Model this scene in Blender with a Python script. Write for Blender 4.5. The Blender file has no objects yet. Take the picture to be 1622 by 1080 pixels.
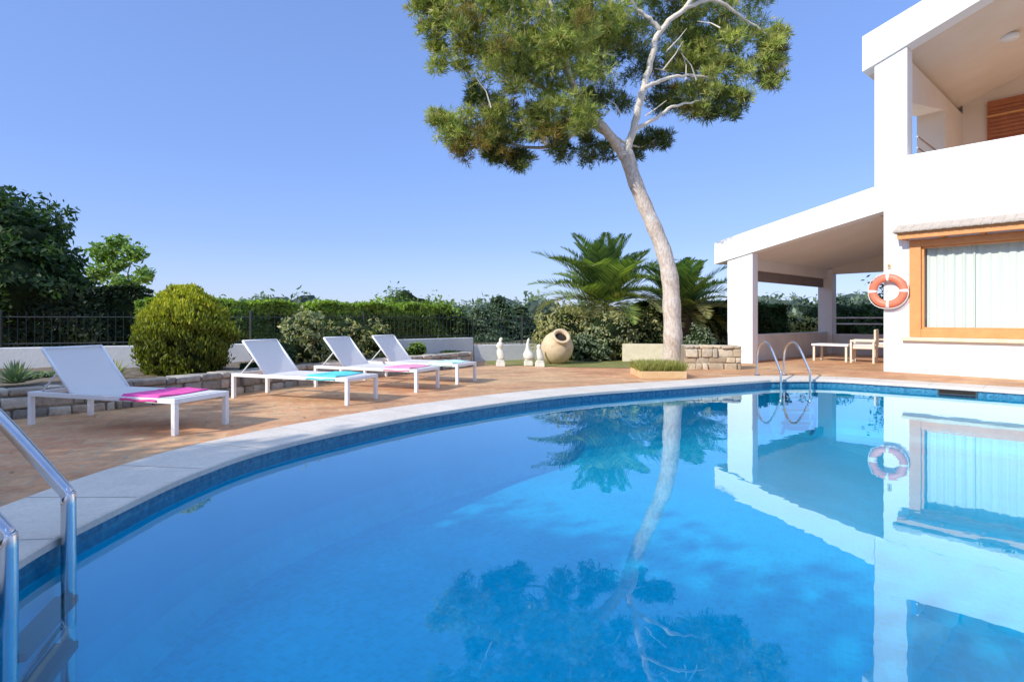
import bpy, bmesh, math, random
import numpy as np
from mathutils import Vector, Matrix
from mathutils.geometry import tessellate_polygon
random.seed(7); RNG = np.random.default_rng(7)
SC = bpy.context.scene; COL = SC.collection
R = math.radians
CAMZ = 1.15; F = 920.0; HY = 505.0; DZ = 0.10

def at(px, py, Y):
    return Vector(((px-811)/F*Y, Y, CAMZ-(py-HY)/F*Y))
def gnd(px, py, z=DZ):
    Y = F*(CAMZ-z)/(py-HY); return Vector(((px-811)/F*Y, Y, z))

# ------------------------------------------------------------------ materials
def new_mat(name):
    m = bpy.data.materials.new(name); m.use_nodes = True
    nt = m.node_tree; b = nt.nodes['Principled BSDF']
    return m, nt, b
def N(nt, t, **kw):
    n = nt.nodes.new(t)
    for k, v in kw.items(): setattr(n, k, v)
    return n
def ramp(nt, stops, fac=None, interp='LINEAR'):
    r = N(nt, 'ShaderNodeValToRGB'); r.color_ramp.interpolation = interp
    e = r.color_ramp.elements
    while len(e) < len(stops): e.new(0.5)
    for i, (p, c) in enumerate(stops):
        e[i].position = p; e[i].color = (c[0], c[1], c[2], 1)
    if fac is not None: nt.links.new(fac, r.inputs[0])
    return r
def noise(nt, scale, detail=4, rough=0.6, vec=None):
    n = N(nt, 'ShaderNodeTexNoise'); n.inputs['Scale'].default_value = scale
    n.inputs['Detail'].default_value = detail; n.inputs['Roughness'].default_value = rough
    if vec is not None: nt.links.new(vec, n.inputs['Vector'])
    return n
def coords(nt, kind='Object', rot=0, scale=(1, 1, 1)):
    tc = N(nt, 'ShaderNodeTexCoord'); mp = N(nt, 'ShaderNodeMapping')
    mp.inputs['Rotation'].default_value = (0, 0, rot); mp.inputs['Scale'].default_value = scale
    nt.links.new(tc.outputs[kind], mp.inputs['Vector']); return mp.outputs[0]
def bump(nt, b, h, strength=0.3, dist=0.01):
    bp = N(nt, 'ShaderNodeBump'); bp.inputs['Strength'].default_value = strength
    bp.inputs['Distance'].default_value = dist
    nt.links.new(h, bp.inputs['Height']); nt.links.new(bp.outputs[0], b.inputs['Normal'])
def mixc(nt, a, b_, fac, mode='MIX'):
    m = N(nt, 'ShaderNodeMix', data_type='RGBA', blend_type=mode)
    for s, v in ((0, fac), (6, a), (7, b_)):
        if hasattr(v, 'links'): nt.links.new(v, m.inputs[s])
        else: m.inputs[s].default_value = v if s == 0 else (v[0], v[1], v[2], 1)
    return m.outputs[2]

def mat_noise(name, c1, c2, scale=3, rough=0.7, metallic=0, bmp=0.2, bscale=None, dist=0.005, c3=None, spec=0.4):
    m, nt, b = new_mat(name)
    v = coords(nt)
    n = noise(nt, scale, 5, 0.65, v)
    st = [(0.3, c1), (0.7, c2)] if c3 is None else [(0.25, c1), (0.5, c2), (0.75, c3)]
    r = ramp(nt, st, n.outputs[0])
    nt.links.new(r.outputs[0], b.inputs['Base Color'])
    b.inputs['Roughness'].default_value = rough; b.inputs['Metallic'].default_value = metallic
    b.inputs['Specular IOR Level'].default_value = spec
    if bmp:
        n2 = noise(nt, bscale or scale*8, 4, 0.6, v); bump(nt, b, n2.outputs[0], bmp, dist)
    return m
def mat_leaf(name, trans=0.35, rough=0.55):
    m, nt, b = new_mat(name)
    at_ = N(nt, 'ShaderNodeAttribute', attribute_name='Col')
    b.inputs['Roughness'].default_value = rough
    b.inputs['Specular IOR Level'].default_value = 0.3
    nt.links.new(at_.outputs['Color'], b.inputs['Base Color'])
    tr = N(nt, 'ShaderNodeBsdfTranslucent')
    c = mixc(nt, at_.outputs['Color'], (1.3, 1.5, 0.5), 1.0, 'MULTIPLY')
    nt.links.new(c, tr.inputs['Color'])
    mx = N(nt, 'ShaderNodeMixShader'); mx.inputs[0].default_value = trans
    nt.links.new(b.outputs[0], mx.inputs[1]); nt.links.new(tr.outputs[0], mx.inputs[2])
    nt.links.new(mx.outputs[0], nt.nodes['Material Output'].inputs[0])
    return m
M = {}
M['plaster'] = mat_noise('plaster', (.86, .855, .84), (.90, .895, .88), 0.9, .85, bmp=.25, bscale=60, dist=.004)
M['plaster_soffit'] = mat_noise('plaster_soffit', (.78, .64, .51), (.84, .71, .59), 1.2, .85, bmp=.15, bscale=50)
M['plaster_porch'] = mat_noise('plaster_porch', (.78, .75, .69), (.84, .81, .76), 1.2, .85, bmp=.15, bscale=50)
M['plaster_old'] = mat_noise('plaster_old', (.60, .60, .60), (.78, .77, .74), 1.5, .85, bmp=.4, bscale=25, dist=.01)
M['wood'] = mat_noise('wood', (.62, .27, .09), (.72, .34, .12), 6, .45, bmp=.15, bscale=40)
M['wood_dark'] = mat_noise('wood_dark', (.36, .11, .04), (.48, .16, .06), 5, .5, bmp=.15)
M['white_metal'] = mat_noise('white_metal', (.78, .78, .78), (.83, .83, .83), 8, .35, bmp=0)
M['steel'] = mat_noise('steel', (.62, .62, .64), (.74, .74, .76), 6, .22, metallic=1, bmp=0)
M['dark_metal'] = mat_noise('dark_metal', (.03, .035, .035), (.05, .055, .05), 8, .5, metallic=.2, bmp=0)
M['grey_plastic'] = mat_noise('grey_plastic', (.03, .04, .05), (.05, .06, .07), 8, .5, bmp=0)
M['fascia_dark'] = mat_noise('blind_cloth', (.20, .17, .16), (.26, .22, .20), 5, .8)
M['cream_stone'] = mat_noise('cream_stone', (.62, .55, .38), (.75, .68, .50), 6, .85, bmp=.4, bscale=30, dist=.01)
M['pale_statue'] = mat_noise('pale_statue', (.60, .60, .50), (.76, .75, .65), 12, .8, bmp=.3, bscale=40)
M['clay'] = mat_noise('clay', (.44, .31, .18), (.66, .52, .33), 5, .8, bmp=.5, bscale=25, dist=.01, c3=(.56, .42, .25))
M['black_hole'] = mat_noise('dark_inside', (.02, .015, .01), (.03, .02, .015), 5, .9, bmp=0)  # near black in place of the shade inside urn and skimmer openings
M['bark'] = None
M['ring_orange'] = mat_noise('ring_orange', (.66, .17, .09), (.76, .24, .14), 4, .45, bmp=.1)
M['ring_white'] = mat_noise('ring_white', (.75, .73, .70), (.82, .80, .77), 4, .5, bmp=0)
M['towel_pink'] = mat_noise('towel_pink', (.72, .07, .30), (.85, .13, .42), 10, .95, bmp=.6, bscale=180, dist=.004)
M['towel_pale_pink'] = mat_noise('towel_pale_pink', (.80, .25, .42), (.85, .36, .50), 10, .95, bmp=.6, bscale=180, dist=.004)
M['towel_teal'] = mat_noise('towel_teal', (.08, .55, .62), (.15, .66, .70), 10, .95, bmp=.6, bscale=180, dist=.004)
M['towel_mint'] = mat_noise('towel_mint', (.50, .80, .74), (.60, .85, .78), 10, .95, bmp=.6, bscale=180, dist=.004)
M['tile_roof'] = mat_noise('tile_roof', (.40, .34, .28), (.52, .45, .38), 7, .85, bmp=.4, bscale=40)
M['soil'] = mat_noise('soil', (.10, .075, .05), (.22, .17, .12), 5, .95, bmp=.8, bscale=20, dist=.03)
M['ground'] = mat_noise('ground', (.08, .09, .04), (.16, .14, .08), .3, .95, bmp=.5, bscale=5)
M['lawn'] = mat_noise('lawn', (.17, .19, .045), (.30, .27, .09), 3, .95, bmp=.8, bscale=80, dist=.02)
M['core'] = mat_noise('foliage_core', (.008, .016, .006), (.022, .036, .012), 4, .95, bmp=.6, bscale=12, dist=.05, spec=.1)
M['leaf'] = mat_leaf('leaf')
M['needle'] = mat_leaf('needle', .3, .6)
M['white_bulb'] = mat_noise('lamp_glass', (.85, .84, .80), (.9, .89, .86), 4, .3, bmp=0)
M['furniture'] = mat_noise('garden_furniture', (.70, .62, .52), (.78, .70, .60), 6, .6)
M['interior'] = mat_noise('interior', (.35, .34, .32), (.42, .41, .39), 2, .9)

def schlick(nt, f0, normal=None, power=5.0):
    g = N(nt, 'ShaderNodeNewGeometry'); d = N(nt, 'ShaderNodeVectorMath', operation='DOT_PRODUCT')
    nt.links.new(g.outputs['Incoming'], d.inputs[0]); nt.links.new(normal if normal is not None else g.outputs['Normal'], d.inputs[1])
    def mth(op, a, b=None):
        m = N(nt, 'ShaderNodeMath', operation=op)
        for i, v in enumerate((a, b)):
            if v is None: continue
            if hasattr(v, 'links'): nt.links.new(v, m.inputs[i])
            else: m.inputs[i].default_value = v
        return m.outputs[0]
    c = mth('ABSOLUTE', d.outputs['Value']); c = mth('SUBTRACT', 1.0, c); c = mth('POWER', c, power)
    c = mth('MULTIPLY', c, 1-f0); return mth('ADD', c, f0)
def mk_curtain():
    m, nt, b = new_mat('curtain')
    b.inputs['Base Color'].default_value = (.82, .86, .82, 1); b.inputs['Roughness'].default_value = .9
    w = N(nt, 'ShaderNodeTexNoise'); w.inputs['Scale'].default_value = 120
    r = ramp(nt, [(0.3, (.70, .74, .70)), (0.7, (.78, .81, .77))], w.outputs[0])
    nt.links.new(r.outputs[0], b.inputs['Base Color'])
    return m
M['curtain'] = mk_curtain()
def mk_glass():
    m, nt, b = new_mat('window_glass')
    tr = N(nt, 'ShaderNodeBsdfTransparent'); tr.inputs[0].default_value = (.93, .97, .95, 1)
    gl = N(nt, 'ShaderNodeBsdfGlossy'); gl.inputs['Roughness'].default_value = .01
    fr = schlick(nt, .045)
    mx = N(nt, 'ShaderNodeMixShader')
    nt.links.new(fr, mx.inputs[0]); nt.links.new(tr.outputs[0], mx.inputs[1]); nt.links.new(gl.outputs[0], mx.inputs[2])
    nt.links.new(mx.outputs[0], nt.nodes['Material Output'].inputs[0]); return m
M['glass'] = mk_glass()
def mk_water():
    m, nt, b = new_mat('pool_water')
    tr = N(nt, 'ShaderNodeBsdfTransparent'); tr.inputs[0].default_value = WATER_TINT
    gl = N(nt, 'ShaderNodeBsdfGlossy'); gl.inputs['Roughness'].default_value = .0; gl.inputs[0].default_value = (.78, .97, .98, 1)
    v = coords(nt)
    n1 = noise(nt, .9, 2, .5, v); n2 = noise(nt, 5, 2, .5, v)
    ad = N(nt, 'ShaderNodeMath', operation='MULTIPLY_ADD'); nt.links.new(n2.outputs[0], ad.inputs[0]); ad.inputs[1].default_value = .2
    nt.links.new(n1.outputs[0], ad.inputs[2])
    bp = N(nt, 'ShaderNodeBump'); bp.inputs['Strength'].default_value = .25; bp.inputs['Distance'].default_value = .009
    nt.links.new(ad.outputs[0], bp.inputs['Height'])
    nt.links.new(bp.outputs[0], gl.inputs['Normal']); fr = schlick(nt, .04, bp.outputs[0], 3.3)
    mx = N(nt, 'ShaderNodeMixShader')
    nt.links.new(fr, mx.inputs[0]); nt.links.new(tr.outputs[0], mx.inputs[1]); nt.links.new(gl.outputs[0], mx.inputs[2])
    nt.links.new(mx.outputs[0], nt.nodes['Material Output'].inputs[0]); return m
WATER_TINT = (.10, .91, .985, 1)
M['water'] = mk_water()
def mk_pooltile():
    m, nt, b = new_mat('pool_mosaic')
    v = coords(nt, rot=.5)
    n = noise(nt, 1.3, 4, .6, v)
    base = ramp(nt, [(0.3, (.006, .42, .62)), (0.7, (.01, .51, .73))], n.outputs[0])
    br = N(nt, 'ShaderNodeTexBrick'); br.offset = 0
    nt.links.new(v, br.inputs['Vector']); br.inputs['Scale'].default_value = 12
    br.inputs['Brick Width'].default_value = .5; br.inputs['Row Height'].default_value = .5
    br.inputs['Mortar Size'].default_value = .02
    br.inputs['Color1'].default_value = (.8, .8, .8, 1); br.inputs['Color2'].default_value = (1.15, 1.15, 1.15, 1)
    br.inputs['Mortar'].default_value = (1.5, 1.25, 1.15, 1)
    g = N(nt, 'ShaderNodeNewGeometry'); sn = N(nt, 'ShaderNodeSeparateXYZ'); nt.links.new(g.outputs['Normal'], sn.inputs[0])
    ab = N(nt, 'ShaderNodeMath', operation='ABSOLUTE'); nt.links.new(sn.outputs['Z'], ab.inputs[0])
    bf = N(nt, 'ShaderNodeMath', operation='MULTIPLY'); nt.links.new(ab.outputs[0], bf.inputs[0]); bf.inputs[1].default_value = .5
    c = mixc(nt, base.outputs[0], br.outputs[0], bf.outputs[0], 'MULTIPLY')
    # darker waterline band
    sx = N(nt, 'ShaderNodeSeparateXYZ'); nt.links.new(g.outputs['Position'], sx.inputs[0])
    gt = N(nt, 'ShaderNodeMath', operation='GREATER_THAN'); nt.links.new(sx.outputs['Z'], gt.inputs[0]); gt.inputs[1].default_value = -.05
    band = noise(nt, 26, 2, .5, v)
    bc = ramp(nt, [(0.35, (.015, .12, .24)), (0.65, (.05, .26, .38))], band.outputs[0])
    c2 = mixc(nt, c, bc.outputs[0], gt.outputs[0])
    nt.links.new(c2, b.inputs['Base Color']); b.inputs['Roughness'].default_value = .35
    return m
M['pooltile'] = mk_pooltile()
def mk_deck():
    m, nt, b = new_mat('terracotta_paving')
    v = coords(nt, rot=R(-24))
    br = N(nt, 'ShaderNodeTexBrick'); nt.links.new(v, br.inputs['Vector'])
    br.inputs['Scale'].default_value = 1; br.inputs['Brick Width'].default_value = .44; br.inputs['Row Height'].default_value = .22
    br.inputs['Mortar Size'].default_value = .010; br.inputs['Mortar Smooth'].default_value = .3
    br.inputs['Color1'].default_value = (.54, .28, .15, 1); br.inputs['Color2'].default_value = (.68, .42, .24, 1)
    br.inputs['Mortar'].default_value = (.50, .38, .26, 1)
    n = noise(nt, 1.1, 4, .7, v); n2 = noise(nt, 14, 4, .7, v)
    r = ramp(nt, [(0.3, (.72, .70, .66)), (0.7, (1.15, 1.12, 1.05))], n.outputs[0])
    r2 = ramp(nt, [(0.3, (.78, .78, .76)), (0.7, (1.14, 1.14, 1.14))], n2.outputs[0])
    n4 = noise(nt, .35, 3, .6, v); r4 = ramp(nt, [(0.35, (1.0, .86, .78)), (0.65, (1.0, 1.06, 1.02))], n4.outputs[0])
    c = mixc(nt, br.outputs[0], r.outputs[0], 1, 'MULTIPLY'); c = mixc(nt, c, r2.outputs[0], 1, 'MULTIPLY'); c = mixc(nt, c, r4.outputs[0], 1, 'MULTIPLY')
    nt.links.new(c, b.inputs['Base Color']); b.inputs['Roughness'].default_value = .8
    bump(nt, b, br.outputs['Fac'], -.5, .006); return m
M['deck'] = mk_deck()
def mk_coping():
    m, nt, b = new_mat('coping_stone')
    v = coords(nt)
    n = noise(nt, 2.0, 5, .7, v); n2 = noise(nt, 40, 3, .6, v)
    r = ramp(nt, [(0.3, (.60, .53, .45)), (0.7, (.72, .645, .55))], n.outputs[0])
    r2 = ramp(nt, [(0.3, (.9, .9, .9)), (0.7, (1.06, 1.06, 1.06))], n2.outputs[0])
    at_ = N(nt, 'ShaderNodeAttribute', attribute_name='joint')
    c = mixc(nt, r.outputs[0], r2.outputs[0], 1, 'MULTIPLY')
    nt.links.new(c, b.inputs['Base Color']); b.inputs['Roughness'].default_value = .75
    bump(nt, b, n2.outputs[0], .3, .003); return m
M['coping'] = mk_coping()
def mk_stonewall():
    m, nt, b = new_mat('rubble_stone')
    v = coords(nt)
    n = noise(nt, 3.5, 4, .65, v); n2 = noise(nt, 20, 4, .7, v)
    oi = N(nt, 'ShaderNodeAttribute', attribute_name='Col')
    r = ramp(nt, [(0.3, (.75, .73, .70)), (0.7, (1.15, 1.1, 1.05))], n.outputs[0])
    r2 = ramp(nt, [(0.3, (.75, .75, .75)), (0.7, (1.15, 1.15, 1.15))], n2.outputs[0])
    c = mixc(nt, oi.outputs['Color'], r.outputs[0], 1, 'MULTIPLY'); c = mixc(nt, c, r2.outputs[0], 1, 'MULTIPLY')
    nt.links.new(c, b.inputs['Base Color']); b.inputs['Roughness'].default_value = .9
    bump(nt, b, n2.outputs[0], .6, .02); return m
M['stone'] = mk_stonewall()
def mk_bark():
    m, nt, b = new_mat('pine_bark')
    v = coords(nt, scale=(1, 1, .35))
    vo = N(nt, 'ShaderNodeTexVoronoi'); vo.inputs['Scale'].default_value = 16; nt.links.new(v, vo.inputs['Vector'])
    n = noise(nt, 2.2, 5, .7, coords(nt)); n3 = noise(nt, 25, 4, .7, v)
    r = ramp(nt, [(0.3, (.46, .36, .28)), (0.5, (.60, .52, .44)), (0.72, (.68, .63, .57))], n.outputs[0])
    r2 = ramp(nt, [(0.0, (.45, .42, .40)), (0.25, (1, 1, 1)), (1, (1.2, 1.2, 1.2))], vo.outputs['Distance'])
    r3 = ramp(nt, [(0.3, (.65, .62, .6)), (0.65, (1.15, 1.15, 1.15))], n3.outputs[0])
    c = mixc(nt, r.outputs[0], r2.outputs[0], .6, 'MULTIPLY'); c = mixc(nt, c, r3.outputs[0], 1, 'MULTIPLY')
    nt.links.new(c, b.inputs['Base Color']); b.inputs['Roughness'].default_value = .9
    bump(nt, b, n3.outputs[0], .7, .03); return m
M['bark'] = mk_bark()
M['bark_pale'] = mat_noise('bark_pale', (.60, .53, .44), (.76, .70, .60), 7, .9, bmp=.5, bscale=30, dist=.02)
M['bark_dark'] = mat_noise('bark_dark', (.10, .08, .06), (.18, .14, .10), 9, .9, bmp=.5, bscale=30, dist=.02)
def mk_mesh():
    m, nt, b = new_mat('sling_mesh')
    v = coords(nt)
    w = N(nt, 'ShaderNodeTexNoise'); w.inputs['Scale'].default_value = 220; nt.links.new(v, w.inputs['Vector'])
    r = ramp(nt, [(0.35, (.80, .81, .81)), (0.65, (.87, .87, .87))], w.outputs[0])
    nt.links.new(r.outputs[0], b.inputs['Base Color']); b.inputs['Roughness'].default_value = .7
    tl = N(nt, 'ShaderNodeBsdfTranslucent'); tl.inputs[0].default_value = (.88, .88, .87, 1)
    mx = N(nt, 'ShaderNodeMixShader'); mx.inputs[0].default_value = .3
    nt.links.new(b.outputs[0], mx.inputs[1]); nt.links.new(tl.outputs[0], mx.inputs[2])
    nt.links.new(mx.outputs[0], nt.nodes['Material Output'].inputs[0]); return m
M['sling'] = mk_mesh()

# ------------------------------------------------------------------ object helpers
def tag(o, label=None, cat=None, group=None, kind=None):
    if label: o['label'] = label
    if cat: o['category'] = cat
    if group: o['group'] = group
    if kind: o['kind'] = kind
    return o
def empty(name, loc, label, cat, group=None, rz=0):
    o = bpy.data.objects.new(name, None); COL.objects.link(o); o.location = loc; o.rotation_euler = (0, 0, rz)
    o.empty_display_size = .2
    return tag(o, label, cat, group)
def link(name, me, mat, parent=None, loc=(0, 0, 0)):
    o = bpy.data.objects.new(name, me); COL.objects.link(o)
    if mat is not None: me.materials.append(mat)
    if parent: o.parent = parent
    o.location = loc; return o
def objbm(name, bm, mat, parent=None, smooth=False, bevel=0, loc=(0, 0, 0)):
    bmesh.ops.recalc_face_normals(bm, faces=bm.faces)
    me = bpy.data.meshes.new(name)
    if smooth:
        for f in bm.faces: f.smooth = True
    bm.to_mesh(me); bm.free()
    o = link(name, me, mat, parent, loc)
    if bevel:
        md = o.modifiers.new('bevel', 'BEVEL'); md.width = bevel; md.segments = 2; md.limit_method = 'ANGLE'
    return o
def box(bm, x0, x1, y0, y1, z0, z1, mtx=None):
    vs = [bm.verts.new(Vector(p) if mtx is None else mtx @ Vector(p)) for p in
          [(x0, y0, z0), (x1, y0, z0), (x1, y1, z0), (x0, y1, z0), (x0, y0, z1), (x1, y0, z1), (x1, y1, z1), (x0, y1, z1)]]
    for f in ((0, 3, 2, 1), (4, 5, 6, 7), (0, 1, 5, 4), (1, 2, 6, 5), (2, 3, 7, 6), (3, 0, 4, 7)):
        bm.faces.new([vs[i] for i in f])
def boxobj(name, mat, parent, *dims, bevel=0.006):
    bm = bmesh.new(); box(bm, *dims); return objbm(name, bm, mat, parent, bevel=bevel)
def prism(bm, pts, axis, a, b):
    """extrude polygon; axis 'y': pts are (x,z); axis 'x': pts are (y,z); axis 'z': pts are (x,y)"""
    def mk(p, w):
        if axis == 'y': return (p[0], w, p[1])
        if axis == 'x': return (w, p[0], p[1])
        return (p[0], p[1], w)
    A = [bm.verts.new(mk(p, a)) for p in pts]; B = [bm.verts.new(mk(p, b)) for p in pts]
    bm.faces.new(A); bm.faces.new(list(reversed(B)))
    n = len(pts)
    for i in range(n):
        j = (i+1) % n; bm.faces.new([A[i], B[i], B[j], A[j]])
def tube(bm, pts, rad, seg=10, cap=True):
    pts = [Vector(p) for p in pts]
    rads = rad if isinstance(rad, (list, tuple)) else [rad]*len(pts)
    rings = []; up = None
    for i, p in enumerate(pts):
        if i == 0: d = pts[1]-p
        elif i == len(pts)-1: d = p-pts[i-1]
        else: d = (pts[i+1]-p).normalized()+(p-pts[i-1]).normalized()
        d.normalize()
        if up is None:
            a = Vector((0, 0, 1)) if abs(d.z) < .9 else Vector((1, 0, 0)); up = d.cross(a).normalized()
        else:
            up = (up-d*up.dot(d)).normalized()
        w = d.cross(up)
        rings.append([bm.verts.new(p+(up*math.cos(2*math.pi*k/seg)+w*math.sin(2*math.pi*k/seg))*rads[i]) for k in range(seg)])
    for i in range(len(rings)-1):
        for k in range(seg):
            bm.faces.new([rings[i][k], rings[i][(k+1) % seg], rings[i+1][(k+1) % seg], rings[i+1][k]])
    if cap:
        bm.faces.new(list(reversed(rings[0]))); bm.faces.new(rings[-1])
def spline(pts, n=6, closed=False):
    pts = [Vector(p) for p in pts]; out = []; L = len(pts)
    rng = range(L if closed else L-1)
    for i in rng:
        if closed: p0, p1, p2, p3 = pts[(i-1) % L], pts[i], pts[(i+1) % L], pts[(i+2) % L]
        else: p0, p1, p2, p3 = pts[max(i-1, 0)], pts[i], pts[i+1], pts[min(i+2, L-1)]
        for k in range(n):
            t = k/n
            out.append(.5*((2*p1)+(-p0+p2)*t+(2*p0-5*p1+4*p2-p3)*t*t+(-p0+3*p1-3*p2+p3)*t**3))
    if not closed: out.append(pts[-1])
    return out
def lathe(bm, prof, seg=32, mtx=None):
    rings = []
    for r, z in prof:
        ring = []
        for k in range(seg):
            a = 2*math.pi*k/seg; p = Vector((r*math.cos(a), r*math.sin(a), z))
            ring.append(bm.verts.new(mtx @ p if mtx else p))
        rings.append(ring)
    for i in range(len(rings)-1):
        for k in range(seg):
            bm.faces.new([rings[i][k], rings[i][(k+1) % seg], rings[i+1][(k+1) % seg], rings[i+1][k]])
    bm.faces.new(list(reversed(rings[0]))); bm.faces.new(rings[-1])

# ---- fast foliage meshes
class Leaves:
    def __init__(s): s.v = []; s.c = []; s.k = 4
    def add(s, P, A, B, col):
        """quads (rhombs) centred P with half axes A and B"""
        s.v.append(np.stack([P-A, P+B*.9-A*.1, P+A, P-B*.9-A*.1], 1)); s.c.append(col)
    def build(s, name, mat, parent=None):
        V = np.concatenate(s.v).astype(np.float32); C = np.concatenate(s.c).astype(np.float32)
        n = len(V); me = bpy.data.meshes.new(name)
        me.vertices.add(n*4); me.vertices.foreach_set('co', V.reshape(-1))
        me.loops.add(n*4); me.loops.foreach_set('vertex_index', np.arange(n*4, dtype=np.int32))
        me.polygons.add(n); me.polygons.foreach_set('loop_start', np.arange(0, n*4, 4, dtype=np.int32))
        me.polygons.foreach_set('loop_total', np.full(n, 4, dtype=np.int32))
        me.update(calc_edges=True)
        ca = me.color_attributes.new('Col', 'FLOAT_COLOR', 'CORNER')
        cc = np.ones((n, 4, 4), dtype=np.float32); cc[:, :, :3] = C[:, None, :]
        ca.data.foreach_set('color', cc.reshape(-1))
        return link(name, me, mat, parent)
def unit(a): return a/np.maximum(np.linalg.norm(a, axis=-1, keepdims=True), 1e-6)
def palette(n, cols, var=.25):
    cols = np.array(cols); w = RNG.random((n, 1)); i = RNG.integers(0, len(cols), n); j = RNG.integers(0, len(cols), n)
    c = cols[i]*w+cols[j]*(1-w)
    return c*(1+var*(RNG.random((n, 1))*2-1))
def leaf_blob(L, c, r, n, size, cols, shell=.55, up=.3, aspect=.45, zmin=None, lump=.12):
    c = np.array(c, float); r = np.array(r, float)
    d = unit(RNG.normal(size=(n, 3)))
    ph = RNG.random(6)*6
    bumpy = 1+lump*(np.sin(d[:, 0]*5+ph[0])*np.sin(d[:, 1]*6+ph[1])+np.sin(d[:, 2]*7+ph[2]+d[:, 0]*4)+.5*np.sin(d[:, 1]*13+ph[3])*np.sin(d[:, 2]*12+ph[4]))
    rad = (shell+(1-shell)*RNG.random((n, 1))**.6)*bumpy[:, None]
    rad *= 1+.10*(RNG.random((n, 1))-.4)*(RNG.random((n, 1)) > .7)*2
    P = c+d*r*rad
    if zmin is not None:
        k = P[:, 2] > zmin; P = P[k]; d = d[k]; n = len(P)
    nrm = unit(d*.8+RNG.normal(size=(n, 3))*.7+np.array([0, 0, up]))
    A = unit(np.cross(nrm, RNG.normal(size=(n, 3)))); B = np.cross(nrm, A)
    s = size*(.6+.8*RNG.random((n, 1)))
    L.add(P, A*s, B*s*aspect, palette(n, cols))
def core_blob(bm, c, r, sub=3, amp=.15):
    ret = bmesh.ops.create_icosphere(bm, subdivisions=sub, radius=1)
    ph = [random.random()*6 for _ in range(4)]
    for v in ret['verts']:
        d = v.co.copy(); k = 1+amp*(math.sin(d.x*5+ph[0])*math.sin(d.y*6+ph[1])+math.sin(d.z*7+ph[2]+d.x*3)*.7)
        v.co = Vector((c[0]+d.x*r[0]*k, c[1]+d.y*r[1]*k, c[2]+d.z*r[2]*k))

# ------------------------------------------------------------------ world / light / camera
SUN = Vector((-.785, -.62, 0)).normalized(); EL = R(33)
SUNV = Vector((SUN.x*math.cos(EL), SUN.y*math.cos(EL), math.sin(EL)))
w = bpy.data.worlds.new('World'); SC.world = w; w.use_nodes = True
nt = w.node_tree; bg = nt.nodes['Background']
sky = N(nt, 'ShaderNodeTexSky', sky_type='NISHITA'); sky.sun_disc = False
sky.sun_elevation = EL; sky.sun_rotation = math.atan2(SUN.x, SUN.y)
sky.altitude = 100; sky.air_density = 1.0; sky.dust_density = .6; sky.ozone_density = 2.5
hs = N(nt, 'ShaderNodeHueSaturation'); hs.inputs['Saturation'].default_value = 1.0; hs.inputs['Value'].default_value = 1
nt.links.new(sky.outputs[0], hs.inputs['Color'])
gm = N(nt, 'ShaderNodeGamma'); gm.inputs[1].default_value = .47; nt.links.new(hs.outputs[0], gm.inputs[0])
tint = mixc(nt, gm.outputs[0], (1.42, 1.92, 3.25), 1, 'MULTIPLY')
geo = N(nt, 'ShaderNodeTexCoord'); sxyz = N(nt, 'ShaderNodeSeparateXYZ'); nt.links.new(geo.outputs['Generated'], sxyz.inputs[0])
hi = ramp(nt, [(0.0, (1.45, 1.22, 1.0)), (0.13, (1.08, 1.03, 1.0)), (0.25, (1, 1, 1)), (0.55, (1, 1, 1)), (0.8, (3.2, 2.7, 1.95))], sxyz.outputs['Z'])  # paler horizon; zenith out of view brightened as added fill light
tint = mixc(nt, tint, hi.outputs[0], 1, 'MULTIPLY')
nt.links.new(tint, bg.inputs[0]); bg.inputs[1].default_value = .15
sl = bpy.data.lights.new('sun', 'SUN'); sl.energy = 4.8; sl.angle = R(.55); sl.color = (1, .94, .84)
so = bpy.data.objects.new('sun', sl); COL.objects.link(so)
so.rotation_euler = (-SUNV).to_track_quat('-Z', 'Y').to_euler(); so.location = SUNV*50
cd = bpy.data.cameras.new('camera'); cam = bpy.data.objects.new('camera', cd); COL.objects.link(cam)
cam.location = (0, 0, CAMZ); cam.rotation_euler = (R(90), 0, 0)
cd.sensor_width = 36; cd.lens = 36*F/1622; cd.shift_y = -(540-HY)/1622; cd.clip_end = 3000; cd.clip_start = .05
SC.camera = cam
SC.view_settings.view_transform = 'Standard'; SC.view_settings.look = 'None'; SC.view_settings.exposure = 0
SC.cycles.max_bounces = 8; SC.cycles.transparent_max_bounces = 16
SC.cycles.caustics_reflective = False; SC.cycles.caustics_refractive = False

# ------------------------------------------------------------------ pool
pl = [(-1.5, .9), (-1.92, 1.75), (-2.17, 2.55), (-2.21, 3.3), (-2.18, 3.95), (-2.02, 4.65), (-1.57, 5.5), (-.72, 6.66), (.75, 8.02), (2.7, 9.08), (4.42, 9.98)]
left = spline([(x, y, 0) for x, y in pl], 8)
pr = [(4.42, 9.98), (5.35, 9.98), (6.1, 9.45), (7.34, 8.33), (8.7, 6.8), (9.5, 5.0), (9.5, 3.0), (8.6, 1.4), (6.8, .5), (4.2, .15), (1.8, .05), (0, .12), (-1.0, .4), (-1.5, .9)]
right = spline([(x, y, 0) for x, y in pr], 8)
inner = left[:-1]+right[:-1]
def offset(poly, d):
    out = []; n = len(poly)
    for i in range(n):
        a, b_ = poly[(i-1) % n], poly[(i+1) % n]; t = (b_-a).normalized()
        out.append(poly[i]+Vector((-t.y, t.x, 0))*d)
    return out
area = sum(inner[i].x*inner[(i+1) % len(inner)].y-inner[(i+1) % len(inner)].x*inner[i].y for i in range(len(inner)))
sgn = 1 if area < 0 else -1
def outp(d):
    o = offset(inner, sgn*d)
    return o
cop_out = outp(.62)
# clean sharp corner
def zset(P, z): return [Vector((p.x, p.y, z)) for p in P]
def poly_face(bm, P): bm.faces.new([bm.verts.new(p) for p in P])
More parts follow.
